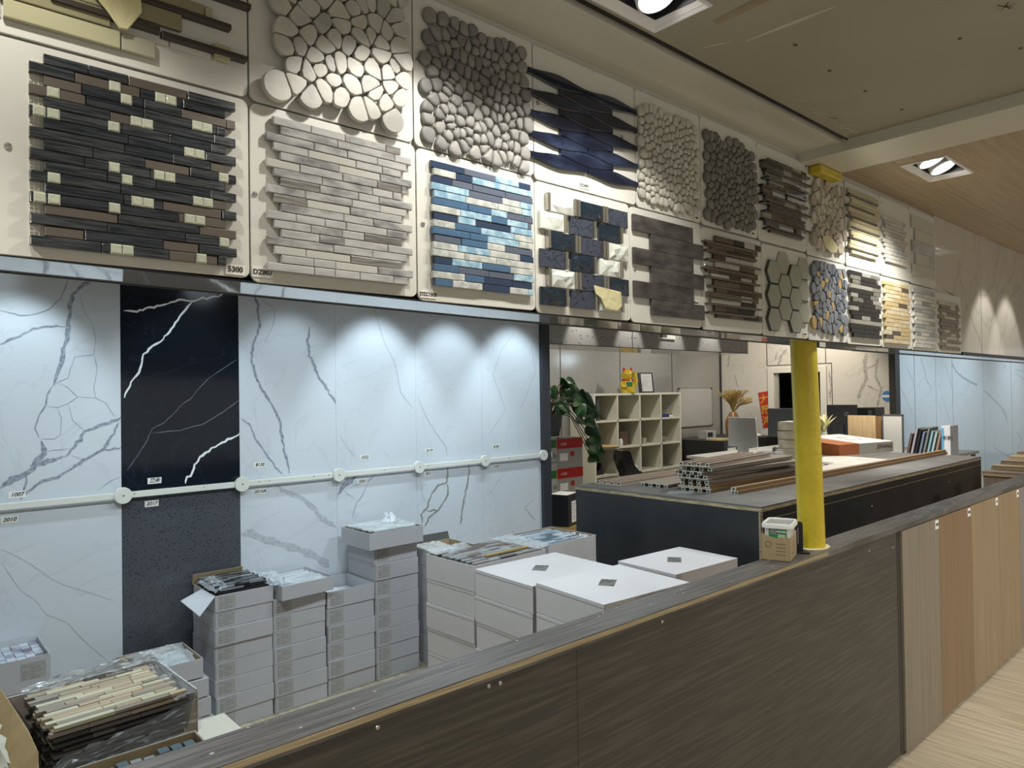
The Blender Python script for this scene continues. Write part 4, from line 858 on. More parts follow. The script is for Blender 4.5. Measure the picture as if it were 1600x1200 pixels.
# column 3 top: open carton with a paper inside
o = [c for c in bpy.data.objects if c.get('label', '').startswith('first tile carton down in the third')][0]
for c in list(o.children):
    bpy.data.objects.remove(c)
bpy.data.objects.remove(o)
t = carton('open_carton', 'open carton holding only white paper, on top of the third column', (1.917, 3.75, .386), .306, .33, .095, CG, open_=True, inner=CI)
p = MB(); p.X = Matrix.Rotation(RD(9), 4, 'Y'); p.box(0, .2, 0, .22, 0, .002, M('white_sheet_paper', (.7, .72, .78), .6)); tag(p.build('paper_sheet', loc=(1.96, 3.79, .447)), 'white paper lying in the open carton on the third column', 'paper')
tag(MB().box(0, .27, 0, .29, 0, .018, M('wrapped_tile', (.5, .53, .57), .3)).build('tile_pack', loc=(1.935, 3.77, .392)), 'wrapped tile pack at the bottom of the open third-column carton', 'tile pack')
# column 4 top open carton
t = carton('open_carton', 'open white carton of pale strips on top of the tallest carton column', (2.165, 3.70, .686), .385, .33, .10, CG, rz=RD(1), fm=False, open_=True, inner=KR)
PST = [(M('pale_green_strip', (.50, .53, .50), .2), 5), (WTS[0][0], 4), (M('grey_green_strip', (.33, .36, .35), .2), 1.5)]
for k in range(3): sheet('mosaic_sheet', '%s pale glass strip sheet down in the carton on the tallest column' % ORD(k), (2.185, 3.715, .786-k*.02), .34, .30, PST, 17, seed=80+k, rz=RD(1+k), group='pale sheets in the topmost carton')
film('plastic_film', 'twist of clear film standing up from the topmost carton', [(2.36, 3.86, .80), (2.44, 3.83, .80), (2.45, 3.90, .85), (2.40, 3.92, .855)], 8, n=8, amp=.03, mat=FILMW)
film('plastic_film', 'flat film over the pale strips of the topmost carton', [(2.18, 3.72, .797), (2.53, 3.72, .797), (2.53, 4.0, .80), (2.2, 4.0, .80)], 9, amp=.008)
# leaning clear sheet at wall

# white boxes in the middle (cross stacked squares)
STK = M('dark_sticker', (.10, .10, .095), .3, kind='noise', c2=(.22, .22, .20), sc=40)
def bigstack(x, y, w_, d, ztop, n, nm, stick=True, openTop=False, grp=None, rz=0):
    n += 1; h = (ztop+.1095)/n; out = []
    for k in range(n):
        z = ztop-(k+1)*h
        if k == 0 and openTop:
            t = carton('large_carton', 'open white carton of mixed strip mosaics, %s' % nm, (x, y, z+.0003), w_, d, h-.001, CW, rz=RD(rz), fm=False, open_=True, inner=KR); out.append(t); continue
        jx, jy = R.uniform(-.004, .004), R.uniform(-.003, .003)
        if k == 0: jx = jy = 0
        t = carton('large_carton', ('top' if k == 0 else ORD(k))+(' large white carton' if k == 0 else ' large white carton below the top one')+', '+nm, (x+jx, y+jy, z+.0003), w_, d, h-.001, CW, rz=RD(rz), fm=False, group=grp)
        mb = MB(); mb.box(-.001, w_, -.0008, -.0001, h-.018, h-.0165, SH) if False else None
        if k == 0 and stick:
            s = MB(); s.X = Matrix.Translation((w_*.46, d*.52, h-.0008)) @ Matrix.Rotation(RD(38), 4, 'Z'); s.box(-.055, .055, -.036, .036, 0, .0006, STK); s.build('dark_sticker', t)
        out.append(t)
    return out
bigstack(2.285, 2.432, .565, .45, .70, 5, 'in the middle stack', rz=-2)
bigstack(2.245, 1.962, .545, .45, .722, 5, 'in the stack nearest the half wall', rz=-5)
bigstack(2.93, 2.09, .52, .385, .70, 5, 'against the black island', rz=-3)
bigstack(2.32, 2.915, .54, .41, .705, 5, 'next to the four columns', openTop=True, rz=2)
bigstack(2.97, 3.02, .42, .40, .70, 5, 'beside the dark edge post', openTop=True)
MX = [(M('grey_plank_tile', (.26, .25, .24), .35), 4), (M('brown_plank_tile', (.15, .10, .08), .4), 3), (M('silver_plank_tile', (.42, .42, .42), .3, .3), 3), (M('dark_plank_tile', (.05, .045, .045), .3), 2)]
for k in range(3):
    sheet('mosaic_sheet', '%s grey and brown strip sheet down in the open middle carton' % ORD(k), (2.338+.004*k, 2.935, .700-k*.016), .505, .375, MX, 15, seed=90+k, rz=RD(2), group='mixed strip sheets in the open middle carton')
sheet('mosaic_strip', 'single gold strip lying across the mixed strip sheets', (2.46, 3.0, .712), .36, .022, [(M('gold_strip_tile', (.42, .30, .10), .3), 1)], 1, rz=RD(1.5))
film('plastic_film', 'crumpled clear film along the back of the open middle carton', [(2.33, 3.26, .70), (2.60, 3.28, .70), (2.60, 3.35, .72), (2.33, 3.35, .715)], 12, amp=.02, mat=FILMW)
film('plastic_film', 'crumpled clear film between the two open white cartons', [(2.84, 2.98, .695), (3.0, 3.02, .70), (2.97, 3.36, .715), (2.80, 3.36, .71)], 13, amp=.02, mat=FILMW)
BLT = [(M('ice_blue_strip', (.33, .42, .48), .2), 4), (M('teal_grey_strip', (.13, .19, .23), .2), 4), (M('pale_blue_strip', (.5, .57, .62), .2), 2)]
for k in range(3):
    sheet('mosaic_sheet', '%s blue glass strip sheet down in the open back carton' % ORD(k), (2.985, 3.035, .686-k*.02), .385, .365, BLT, 13, seed=100+k, group='blue strip sheets in the open back carton')
# small opened carton near the wall behind
t = carton('open_carton', 'small open carton with a dark edge behind the middle stacks, against the slab wall', (2.60, 3.62, .53), .33, .33, .085, CG, fm=False, open_=True, inner=KR)
for k in range(6): stackbox('s', '%s carton below the small open carton behind the middle stacks' % ORD(k), (2.60, 3.62, .53-(k+1)*.1065+.0003), .33, .33, .1055, CG, False, 'cartons below the small open carton')
mb = MB(); mb.X = Matrix.Rotation(RD(-20), 4, 'X'); mb.box(0, .33, 0, .003, 0, .05, M('dark_flap', (.07, .065, .06), .6)); mb.build('rear_flap', t, loc=(0, .326, .085))
film('plastic_film', 'bluish film in the small open carton', [(2.61, 3.63, .60), (2.8, 3.63, .60), (2.8, 3.9, .62), (2.61, 3.9, .62)], 15, amp=.02, mat=FILMW)

# ------------------------------------------------------------------ front left cartons
# far left open carton with lilac tiles
t = carton('open_carton', 'open white carton of lilac and blue square tiles at the far left edge', (.235, 3.77, .325), .345, .325, .145, CG, fm=False, open_=True, inner=CI)
form(t, .09, .07, .235, .05)
LT = [M('lilac_tile', (.30, .29, .38), .2, kind='grain', c2=(.5, .5, .56), sc=20), M('pale_blue_tile', (.50, .56, .62), .15), M('plum_grey_tile', (.17, .16, .19), .2), M('white_blue_tile', (.62, .65, .70), .15)]
mb = MB(); R = random.Random(9)
for i in range(9):
    for j in range(6): mb.box(.01+i*.036, .01+i*.036+.034, .012+j*.05+.012*(i % 2), .012+j*.05+.047+.012*(i % 2), 0, .010+R.uniform(0, .004), R.choice(LT))
tag(mb.build('mosaic_sheet', loc=(.24, 3.775, .437)), 'lilac and blue brick mosaic sheet in the far left carton', 'mosaic sheet')
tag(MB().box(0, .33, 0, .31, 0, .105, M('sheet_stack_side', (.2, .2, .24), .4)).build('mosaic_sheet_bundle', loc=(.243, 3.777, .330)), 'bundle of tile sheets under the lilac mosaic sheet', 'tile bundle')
for k in range(4): stackbox('fl', '%s carton beneath the far left carton of lilac tiles' % ORD(k), (.235, 3.77, .325-(k+1)*.1085), .345, .325, .107, CG, False, 'cartons beneath the far left open carton')
# open carton with film (right of it)
t = carton('open_carton', 'open white carton with brown lining and white film, left of the leftmost column', (.852, 3.565, .262), .318, .31, .09, CG, fm=False, open_=True, inner=KR)
sheet('mosaic_sheet', 'white strip sheet lying under film in the brown-lined carton', (.87, 3.585, .315), .28, .27, WTS, 14, seed=111)
film('plastic_film', 'white crumpled film heaped in the brown-lined carton', [(.90, 3.59, .33), (1.15, 3.58, .335), (1.16, 3.86, .35), (.93, 3.86, .345)], 17, amp=.032, mat=FILMW)
for k in range(4): stackbox('ol', '%s carton beneath the brown-lined open carton' % ORD(k), (.875+.01*k, 3.555, .262-(k+1)*.0925), .318, .31, .086, CG, False, 'cartons beneath the brown-lined carton')
# cream closed box and lower supports
carton('tile_carton', 'closed cream carton lying low beside the half wall', (.50, 2.085, .45), .365, .35, .10, M('cream_card', (.60, .56, .47), .6), fm=False)
for k in range(5): stackbox('cr', '%s carton beneath the closed cream carton' % ORD(k), (.49, 2.08, .45-(k+1)*.1118), .365, .35, .111, CG, False, 'cartons beneath the cream carton')
stackbox('cr2', 'white carton directly under the big torn carton of beige strips', (.30, 2.05, .5505), .36, .33, .112, CG, False, None, RD(2))
for k in range(6): stackbox('cr3', '%s carton standing left of the cream carton, under the torn carton' % ORD(k), (.125, 2.06, .55-(k+1)*.11), .36, .33, .109, CG, False, 'cartons under the torn carton')
# big torn carton with beige strip sheets
TC = thing('torn_carton', 'big torn carton packed with beige and cream strip mosaics, front left', 'box', (.27, 2.035, .664), RD(3))
th = .004; mb = MB()
mb.box(0, .395, .32, .324, 0, .135, CW).box(.385, .389, 0, .32, 0, .137, CW).box(0, .39, 0, .324, 0, .004, KR)
mb.prism([(0, .0), (.39, .0), (.39, .13), (.375, .09), (.36, .03), (.30, .022), (.2, .012), (.1, .02), (.05, .01), (0, .04)], 0, .004, KR, 'y')
mb.build('body', TC, bevel=.0008)
KF = M('kraft_flap', (.52, .38, .19), .6, kind='noise', c2=(.44, .32, .16), sc=8)
G_ = [[(.245, 2.335, .835), (.262, 2.24, .81), (.278, 2.13, .785), (.288, 2.06, .755), (.283, 2.02, .72)], [(.215, 2.33, .80), (.228, 2.24, .775), (.238, 2.13, .75), (.250, 2.06, .72), (.255, 2.02, .69)], [(.17, 2.32, .76), (.185, 2.24, .735), (.20, 2.13, .71), (.215, 2.06, .69), (.23, 2.01, .668)]]
iv = (Matrix.Translation((.27, 2.035, .664)) @ Matrix.Rotation(RD(3), 4, 'Z')).inverted()
mb = MB(); v = [iv @ Vector(p) for r_ in G_ for p in r_]; v += [p+Vector((.003, 0, -.003)) for p in v]
fs = [(o_+a*5+b, o_+a*5+b+1, o_+a*5+b+6, o_+a*5+b+5) for o_ in (0, 15) for a in (0, 1) for b in range(4)]
fs += [(b, b+1, b+16, b+15) for b in range(4)]+[(10+b, 11+b, 26+b, 25+b) for b in range(4)]
mb.add(v, fs, KF)
mb.build('side_flap', TC)
BST = [(M('cream_strip_tile', (.58, .55, .38), .25), 3.2), (M('beige_strip_tile', (.42, .33, .23), .4), 3.2), (M('taupe_strip_tile', (.30, .25, .20), .35), 2.4), (M('sand_strip_tile', (.50, .39, .26), .4), 2), (M('dark_taupe_strip', (.10, .08, .065), .3), 1.1)]
M4 = Matrix.Translation((.27, 2.035, .664)) @ Matrix.Rotation(RD(3), 4, 'Z')
for k in range(9):
    p = M4 @ Vector((.045+R.uniform(-.006, .006), .012+R.uniform(-.004, .004), .128-k*.0135))
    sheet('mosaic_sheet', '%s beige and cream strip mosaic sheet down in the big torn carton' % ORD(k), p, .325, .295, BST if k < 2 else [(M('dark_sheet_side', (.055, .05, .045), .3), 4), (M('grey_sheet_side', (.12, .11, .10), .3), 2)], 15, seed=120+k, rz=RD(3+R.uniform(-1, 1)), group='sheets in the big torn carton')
film('plastic_film', 'clear film standing along the back of the big torn carton', [(.30, 2.335, .79), (.64, 2.355, .80), (.63, 2.36, .835), (.29, 2.34, .815)], 21, amp=.018, n=18, mat=FILMW)
film('plastic_film', 'clear film hanging over the front of the big torn carton', [(.30, 2.022, .675), (.66, 2.035, .69), (.665, 2.03, .785), (.32, 2.02, .73)], 22, amp=.014, n=18)
film('plastic_film', 'crumpled film inside the right end of the big torn carton', [(.60, 2.05, .785), (.655, 2.06, .79), (.64, 2.34, .81), (.60, 2.33, .80)], 23, amp=.016, n=12)
film('plastic_film', 'bright milky film bunched over the torn flap at the left edge', [(.14, 1.975, .705), (.225, 1.985, .715), (.232, 2.26, .815), (.15, 2.27, .80)], 24, amp=.035, n=14, mat=M('cream_film', (.82, .80, .70), .2, alpha=.7, bump=1, bs=18, spec=.8))
# carton of small glass blocks at the bottom edge
t = carton('open_carton', 'open carton of grey-green glass blocks at the bottom edge beside the half wall', (.235, 1.64, .60), .395, .345, .12, M('olive_grey_card', (.36, .35, .31), .6), fm=False, open_=True, inner=KR)
GBK = [M('glass_block_grey', (.30, .34, .34), .12, coat=.5), M('glass_block_teal', (.12, .17, .20), .12, coat=.5), M('glass_block_pale', (.48, .52, .47), .12, coat=.5)]
mb = MB(); R2 = random.Random(31)
for i in range(12):
    for j in range(9):
        if R2.random() < .93: tile(mb, 0, 0, 0, 0, 0, GBK[0]) if False else mb.box(.006+i*.031, .006+i*.031+.024, .01+j*.035, .01+j*.035+.030, 0, .022+R2.uniform(-.004, .008), R2.choice(GBK))
tag(mb.build('glass_block_sheet', loc=(.245, 1.648, .680)), 'sheet of small grey-green glass blocks in the bottom edge carton', 'mosaic sheet')
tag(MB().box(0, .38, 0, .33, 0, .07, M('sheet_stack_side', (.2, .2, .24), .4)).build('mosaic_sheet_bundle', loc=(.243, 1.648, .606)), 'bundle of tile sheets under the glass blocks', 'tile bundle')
for k in range(6): stackbox('bt', '%s carton beneath the carton of glass blocks' % ORD(k), (.235, 1.64, .5995-(k+1)*.1182), .395, .345, .1172, CG, False, 'cartons beneath the carton of glass blocks')

# ------------------------------------------------------------------ black island
ISB = M('black_laminate', (.018, .019, .021), .42, kind='noise', c2=(.034, .034, .034), sc=3, st=(1, 1, 1), lo=.45, hi=.8)
IST = M('island_top_laminate', (.085, .082, .077), .5, kind='noise', c2=(.155, .148, .135), sc=5, lo=.3, hi=.75, det=8)
PE2 = M('plywood_edge_pale', (.42, .34, .21), .6, kind='noise', c2=(.26, .20, .12), sc=12, st=(1, 1, 6))
t = thing('island_counter', 'long black island counter with dusty grey top behind the half wall', 'counter', (3.66, 2.04, 0))
RI = Matrix.Identity(4)
MB().box(0, 3.98, .0, 1.40, .02, .92, ISB).build('body', t)
MB().box(.0, 3.98, -.004, 1.404, .921, .941, PE2).build('plywood_core', t)
MB().box(-.001, 3.98, -.005, 1.405, .941, .95, IST).build('top_board', t)
MB().box(-.0025, .014, -.0025, .0, .02, .92, PE2).box(-.0025, 0, -.0025, .012, .02, .92, PE2).build('corner_edge', t)
MB().box(.014, 3.98, -.002, 0, .872, .8745, PE2).build('seam_strip', t)
for x, z in ((.1, .8), (.6, .7), (1.5, .78), (2.2, .66), (3.1, .80), (3.8, .74), (3.9, .9)):
    o = MB().lathe([(.0001, .001), (.004, .0008), (.005, 0)], PAPER, 8).build('fleck', t, loc=(x, -.0005, z)); o.rotation_euler = (pi/2, 0, 0)

# hollow wall-cladding panels
ALU = M('profile_end', (.42, .40, .33), .45); PC = {'oak': M('profile_oak', (.26, .16, .075), .45, kind='grain', c2=(.22, .14, .07), sc=8, st=(.4, 10, 10)), 'taupe': M('profile_taupe', (.25, .19, .15), .45, kind='grain', c2=(.34, .27, .215), sc=8, st=(.4, 10, 10)), 'grey': M('profile_grey', (.25, .215, .175), .45)}
HOL = M('hollow_dark', (.01, .01, .01), .8)
def cladding(name, label, loc, L_, rz, face, flip=False, n=4, group=None, tilt=0):
    t = thing(name, label, 'cladding panel', loc, rz, group); t.rotation_euler = (0, tilt, rz); mt = PC[face]; mb = MB(); wd = .062*n
    mb.box(.002, L_, 0, wd, 0, .005, mt) if not flip else mb.box(.002, L_, 0, wd, .019, .024, mt)
    mb.box(0, .002, 0, wd, 0, .005, ALU) if not flip else mb.box(0, .002, 0, wd, .019, .024, ALU)
    for i in range(n):
        y = .008+i*.062; z0, z1 = (.005, .024) if not flip else (0, .019)
        mb.box(.002, L_, y, y+.030, z0, z1, mt); mb.box(0, .002, y, y+.030, z0, z1, ALU)
        cy, cz = y+.015, (z0+z1)/2
        mb.prism([(cy+.009*cos(k*pi/6), cz+.006*sin(k*pi/6)) for k in range(12)], -.0008, 0, HOL, 'x')
    mb.build('profile', t); return t
lay = [('grey', .9502, 0, 2.548, False), ('oak', .977, .01, 2.555, True), ('oak', 1.003, -.01, 2.56, False), ('grey', 1.030, .0, 2.57, True), ('taupe', 1.056, -.04, 2.60, True), ('grey', 1.082, .02, 2.55, False), ('taupe', 1.140, .0, 2.57, False)]
lay = [('oak', .9502, 3.94, 2.53, 1, True, 1.20, 'bottom'), ('oak', .976, 3.95, 2.545, 0, False, 1.20, 'second from the bottom'), ('grey', 1.003, 3.95, 2.55, -2, True, 1.18, 'third from the bottom'), ('taupe', 1.030, 3.945, 2.555, 2, False, 1.15, 'fourth from the bottom'), ('grey', 1.056, 3.93, 2.59, -6, True, 1.2, 'fifth from the bottom'), ('grey', 1.085, 3.96, 2.53, 1, True, 1.1, 'second from the top'), ('taupe', 1.111, 3.95, 2.54, 6, False, .95, 'top')]
for f, z, x, y, a, fl, L_, nm in lay:
    cladding('cladding_panel', 'hollow ribbed cladding panel, %s in the crosswise stack on the island' % nm, (x, y, z), L_, RD(a), f, fl, group='stacked cladding panels')
cladding('cladding_panel', 'ribbed brown cladding panel lying alone at the far left of the island top', (3.83, 3.17, .9503), 1.5, RD(1), 'taupe', False)
cladding('cladding_panel', 'short pale cladding panel face down behind the stack', (3.95, 2.865, .9503), .75, RD(2), 'grey', True)
cladding('cladding_panel', 'pale cladding panel askew, poking out behind the stack', (4.72, 2.92, .9765), 1.15, RD(-8), 'grey', False, n=3)
t = thing('corner_profile', 'long brown hollow corner profile lying along the island front behind the pole', 'profile', (3.99, 2.375, .9502), RD(-.6))
mb = MB(); mb.box(.002, 3.72, 0, .045, 0, .022, PC['oak']).box(.002, 3.72, .012, .05, .022, .042, PC['oak']).box(0, .002, 0, .045, 0, .022, ALU).box(0, .002, .012, .05, .022, .042, ALU)
for y, z in ((.012, .011), (.033, .011), (.03, .032)): mb.prism([(y+.007*cos(k*pi/5), z+.007*sin(k*pi/5)) for k in range(10)], -.0006, 0, HOL, 'x')
mb.build('profile', t)
# clear film scrap
film('plastic_film', 'scrap of clear film on the island below the panel stack', [(3.72, 2.72, .951), (3.80, 2.60, .951), (3.90, 2.62, .953), (3.85, 2.78, .953)], 31, n=8, amp=.01)
# printed poster
t = thing('printed_poster', 'large printed paper lying on the island behind the pole', 'poster', (5.16, 2.50, .9503), 0)
PP = M('poster_paper', (.60, .57, .52), .45, kind='noise', c2=(.42, .385, .34), sc=3.5, lo=.5, hi=.7)
mb = MB(); n = 12
v = [(i/n*1.7, j/4*.56, .0006+.010*abs(sin(i*.7+j)) * (j/4)) for j in range(5) for i in range(n+1)]
mb.add(v, [(j*(n+1)+i, j*(n+1)+i+1, (j+1)*(n+1)+i+1, (j+1)*(n+1)+i) for j in range(4) for i in range(n)], PP); mb.build('sheet', t, smooth=True)
text('CABI', .20, M('poster_ink', (.25, .23, .21), .6), t, (.7, .30, .014), (0, 0, 0), sx=1.4)
# flooring box with orange sleeve
t = thing('flooring_box', 'white and orange product box marked JOHANG on the island right of the pole', 'box', (6.93, 3.03, .9502), RD(-13))
BW = M('box_white', (.72, .70, .66), .35); BO = M('box_orange', (.36, .11, .035), .35); BS = M('box_side_grey', (.33, .31, .27), .4)
mb = MB(); Lx, Ly, H0, H1 = .84, .62, .105, .15
def sl(x0, x1, mt_t, mt_s):
    mb.add([(x0, 0, H0), (x1, 0, H0), (x1, Ly, H1), (x0, Ly, H1)], [(0, 1, 2, 3)], mt_t)
    mb.add([(x0, 0, 0), (x1, 0, 0), (x1, 0, H0), (x0, 0, H0)], [(0, 1, 2, 3)], mt_s); mb.add([(x0, Ly, 0), (x1, Ly, 0), (x1, Ly, H1), (x0, Ly, H1)], [(0, 1, 2, 3)], mt_s)
sl(0, .30, BO, BO); sl(.30, Lx, BW, BS)
mb.add([(0, 0, 0), (0, Ly*.5, 0), (0, Ly*.5, (H0+H1)/2), (0, 0, H0)], [(0, 1, 2, 3)], BO); mb.add([(0, Ly*.5, 0), (0, Ly, 0), (0, Ly, H1), (0, Ly*.5, (H0+H1)/2)], [(0, 1, 2, 3)], BW)
mb.add([(Lx, 0, 0), (Lx, Ly, 0), (Lx, Ly, H1), (Lx, 0, H0)], [(0, 1, 2, 3)], BS)
mb.add([(0, 0, 0), (Lx, 0, 0), (Lx, Ly, 0), (0, Ly, 0)], [(0, 1, 2, 3)], BS)
mb.add([(.16, .02, H0+.003), (.30, 0, H0+.002), (.30, Ly, H1+.002), (.05, Ly, H1+.003)], [(0, 1, 2, 3)], BO)
body = mb.build('body', t)
text('JOHANG', .055, M('box_ink', (.10, .06, .05), .5), body, (.70, -.001, .062), sx=1.1)
text('FLOORING', .03, M('box_gold', (.5, .38, .2), .5), body, (.14, -.001, .05)) if False else None
mb = MB(); zt = lambda y: H0+(H1-H0)*y/Ly+.0015
for a, b in (((.45, .2), (.62, .2)), ((.62, .2), (.70, .3)), ((.70, .3), (.52, .42)), ((.52, .42), (.45, .2))): mb.tube([(a[0], a[1], zt(a[1])), (b[0], b[1], zt(b[1]))], .003, M('grey_print', (.3, .3, .3), .5), 4)
mb.build('printed_outline', t)

# film-wrapped paper stack
FW = M('film_wrapped_paper', (.50, .46, .35), .15, kind='noise', c2=(.36, .33, .25), sc=9, bump=1, bs=14, coat=.6)
for k in range(4):
    t = thing('wrapped_bundle', ['bottom', 'second from the bottom', 'third from the bottom', 'top'][k]+' film-wrapped bundle in the stack left of the pole', 'bundle', (6.42+.015*(k % 2), 3.10-.012*(k % 2), .9503+k*.086), RD(4-3*(k % 3)), 'film-wrapped bundles left of the pole')
    MB().box(0, .24, 0, .30, 0, .083, FW).build('bundle', t, bevel=.01, seg=3)
    MB().box(.01, .23, .01, .29, .0835, .0845, M('top_paper', (.62, .60, .52), .4)).build('paper_top', t)
# grey box with pins
t = thing('grey_box', 'shallow grey box with loose metal pieces in front of the silver screen', 'box', (5.98, 3.16, .9503), RD(8))
MB().box(0, .26, 0, .20, 0, .05, M('grey_box_card', (.22, .225, .225), .5)).box(.02, .2, .02, .2, .05, .085, M('grey_box_card2', (.27, .275, .27), .5)).build('body', t, bevel=.002)
mb = MB()
for k in range(3):
    mb.tube([(.06+.05*k+.02*cos(a), .06+.01*k, .105+.02*sin(a)) for a in [i*pi/8 for i in range(17)]], .003, BLACK, 6)
mb.build('metal_clips', t)

# desks behind the island
DK = M('desk_white', (.50, .49, .45), .4); CHR = M('desk_leg', (.3, .3, .3), .4, .5)
def desk(name, label, x0, x1, y0, y1, z, mat):
    t = thing(name, label, 'desk', (x0, y0, 0)); MB().box(0, x1-x0, 0, y1-y0, z-.03, z, mat).build('desk_top', t, bevel=.003)
    for a in (.03, x1-x0-.07):
        for b in (.03, y1-y0-.07): MB().box(a, a+.04, b, b+.04, 0, z-.03, CHR).build('leg', t)
    return t
desk('office_desk', 'office desk behind the island carrying the silver screen', 6.9, 9.35, 3.75, 4.75, .86, DK)
desk('side_desk', 'low desk at the end of the island carrying wood samples and catalogues', 7.95, 9.5, 2.55, 3.62, .86, DK)
# all-in-one screen seen from behind
ALM = M('silver_aluminium', (.50, .51, .51), .3, .55)
t = thing('silver_screen', 'silver all-in-one computer seen from behind under a thin plastic cover', 'computer', (7.32, 4.09, .861), RD(86))
mb = MB(); mb.prism([(0, .10), (.385, .10), (.375, .43), (.02, .43)], 0, .018, ALM, 'y'); mb.build('screen_back', t, bevel=.006)
MB().box(.11, .27, -.06, .10, 0, .006, ALM).box(.12, .26, .005, .02, 0, .12, ALM).build('stand', t)
film('plastic_film', 'thin plastic cover over the silver computer', [(7.28, 4.08, .93), (7.29, 4.46, .93), (7.30, 4.45, 1.30), (7.29, 4.11, 1.30)], 41, n=10, amp=.006, mat=FILM)
def monitor(label, loc, rz, w_, h, mat, logo=None):
    t = thing('monitor', label, 'monitor', loc, rz); MB().prism([(0, .14), (w_, .14), (w_*.985, .14+h), (w_*.015, .14+h)], 0, .03, mat, 'y').build('screen_back', t, bevel=.006)
    MB().box(w_*.42, w_*.58, -.03, .0, .0, .3, mat).box(w_*.3, w_*.7, -.12, .08, 0, .01, mat).build('stand', t)
    if logo:
        g = MB().tube([(w_*.66+.022*cos(a), -.0015, .14+h*.72+.022*sin(a)) for a in [i*pi/10 for i in range(21)]], .0016, STEEL, 6).build('round_logo', t)
        text('D', .022, STEEL, g, (w_*.66, -.0015, .14+h*.72))
    return t
MBK = M('monitor_back', (.045, .05, .055), .45)
def rotm(p, q): return math.atan2(q[1]-p[1], q[0]-p[0])
monitor('dark monitor seen from behind, left of the yellow pole', (8.5, 4.62, .861), RD(-92), .50, .36, MBK)
monitor('large black monitor with a round logo, seen from behind, right of the pole', (8.8, 4.0, .861), RD(-92), .38, .40, M('monitor_back_dark', (.03, .032, .035), .4), True)
t = thing('black_printer', 'black box-shaped device behind the wood samples', 'printer', (9.0, 3.50, .861), 0)
MB().box(0, .3, 0, .23, .0, .50, M('printer_black', (.02, .021, .023), .35)).build('body', t, bevel=.008); MB().box(-.003, 0, .03, .08, .40, .47, M('printer_panel', (.10, .10, .11), .3)).build('panel', t)
# wood sample boards standing up
WSM = M('blond_wood', (.55, .40, .22), .5, kind='grain', c2=(.48, .34, .18), sc=6, st=(8, 8, .5))
sp = [(8.05, 3.13, .29, .44, WSM, 'blond wood sample board standing on edge, frontmost'), (8.12, 3.06, .10, .43, M('walnut_sample', (.22, .12, .05), .5), 'narrow walnut sample board beside the blond one'), (8.15, 3.03, .04, .45, BW, 'thin white-edged sample board in the row'), (8.19, 2.99, .06, .44, M('brown_sample', (.2, .13, .08), .5), 'brown sample board in the row'), (8.23, 2.96, .05, .44, M('grey_sample', (.2, .2, .19), .5), 'grey sample board in the row')]
for i, (x, y, w_, h, m_, lb_) in enumerate(sp):
    tag(MB().box(0, .02, 0, w_, 0, h, m_).build('upright_sample', loc=(x, y, .861), bevel=.001), lb_, 'wood sample')
t = thing('framed_sample', 'grey-framed white sample board leaning at the end of the wood samples', 'framed board', (8.10, 2.86, .861), RD(93))
MB().box(0, .015, 0, .02, 0, .455, M('grey_frame', (.07, .07, .07), .4)).box(0, .21, 0, .02, .44, .455, MATS['grey_frame']).box(.195, .21, 0, .02, 0, .455, MATS['grey_frame']).build('frame', t)
MB().box(.015, .195, .004, .016, 0, .44, M('grey_white_panel', (.48, .48, .44), .4)).build('panel', t)
# catalogues
cc = [((.16, .10, .085), 'dull red'), ((.40, .38, .42), 'lilac-white'), ((.03, .03, .035), 'black'), ((.17, .23, .33), 'slate blue'), ((.20, .21, .19), 'olive grey'), ((.25, .42, .50), 'light blue'), ((.40, .50, .50), 'pale teal'), ((.34, .24, .20), 'brown')]
for i, (c_, nm) in enumerate(cc):
    t = thing('catalogue', '%s catalogue leaning in the row right of the framed sample' % nm, 'book', (8.55, 3.00-i*.040, .861), 0); t.rotation_euler = (RD(12), 0, 0)
    h = (.24, .30, .29, .26, .31, .27, .26, .28)[i]; m_ = M('cover_'+nm.replace(' ', '_').replace('-', '_'), c_, .35)
    MB().box(0, .25, -.026, -.023, 0, h, m_).box(0, .25, -.003, 0, 0, h, m_).box(0, .004, -.026, 0, 0, h, m_).build('cover', t); MB().box(.004, .245, -.023, -.003, .004, h-.004, PAPER).build('pages', t)
t = thing('magazine_box', 'white box file with blue front and dark lettering at the end of the catalogues', 'box file', (8.50, 2.545, .861))
MB().box(0, .26, 0, .085, 0, .325, M('white_file', (.66, .67, .70), .4)).build('body', t, bevel=.003); MB().box(-.002, 0, .06, .085, 0, .3, M('blue_print', (.12, .35, .55), .4)).build('blue_edge', t)
text('卡利', .055, INK, t, (-.002, .03, .19), (pi/2, 0, -pi/2))
# dried yellow plant
t = thing('dried_plant', 'pale yellow dried leaves in a vase right of the pole', 'plant', (7.9, 3.62, .861))
YLV = M('dried_yellow', (.58, .55, .28), .6)
mb = MB(); R = random.Random(4)
def leaf(mb, base, d, L_, w_, mat, bend=.3, up=Vector((0, 0, 1))):
    d = Vector(d).normalized(); s = d.cross(up); s = s.normalized() if s.length > .01 else Vector((1, 0, 0)); nn = s.cross(d); v = []
    prof = [0, .6, .95, 1, .8, .45, 0]
    for i, p in enumerate(prof):
        u = i/(len(prof)-1); c = Vector(base)+d*L_*u-Vector((0, 0, 1))*bend*L_*u*u
        v += [tuple(c-s*w_*p/2+nn*w_*.12*p), tuple(c), tuple(c+s*w_*p/2+nn*w_*.12*p)]
    f = []
    for i in range(len(prof)-1):
        for k in (0, 1): f.append((i*3+k, i*3+k+1, i*3+k+4, i*3+k+3))
    mb.add(v, f, mat)
for i in range(34):
    a = R.uniform(0, 2*pi); q = R.uniform(.2, .9); leaf(mb, (.0, 0, .24+R.uniform(0, .06)), (cos(a)*q, sin(a)*q, 1), R.uniform(.12, .24), .045, YLV, .15)
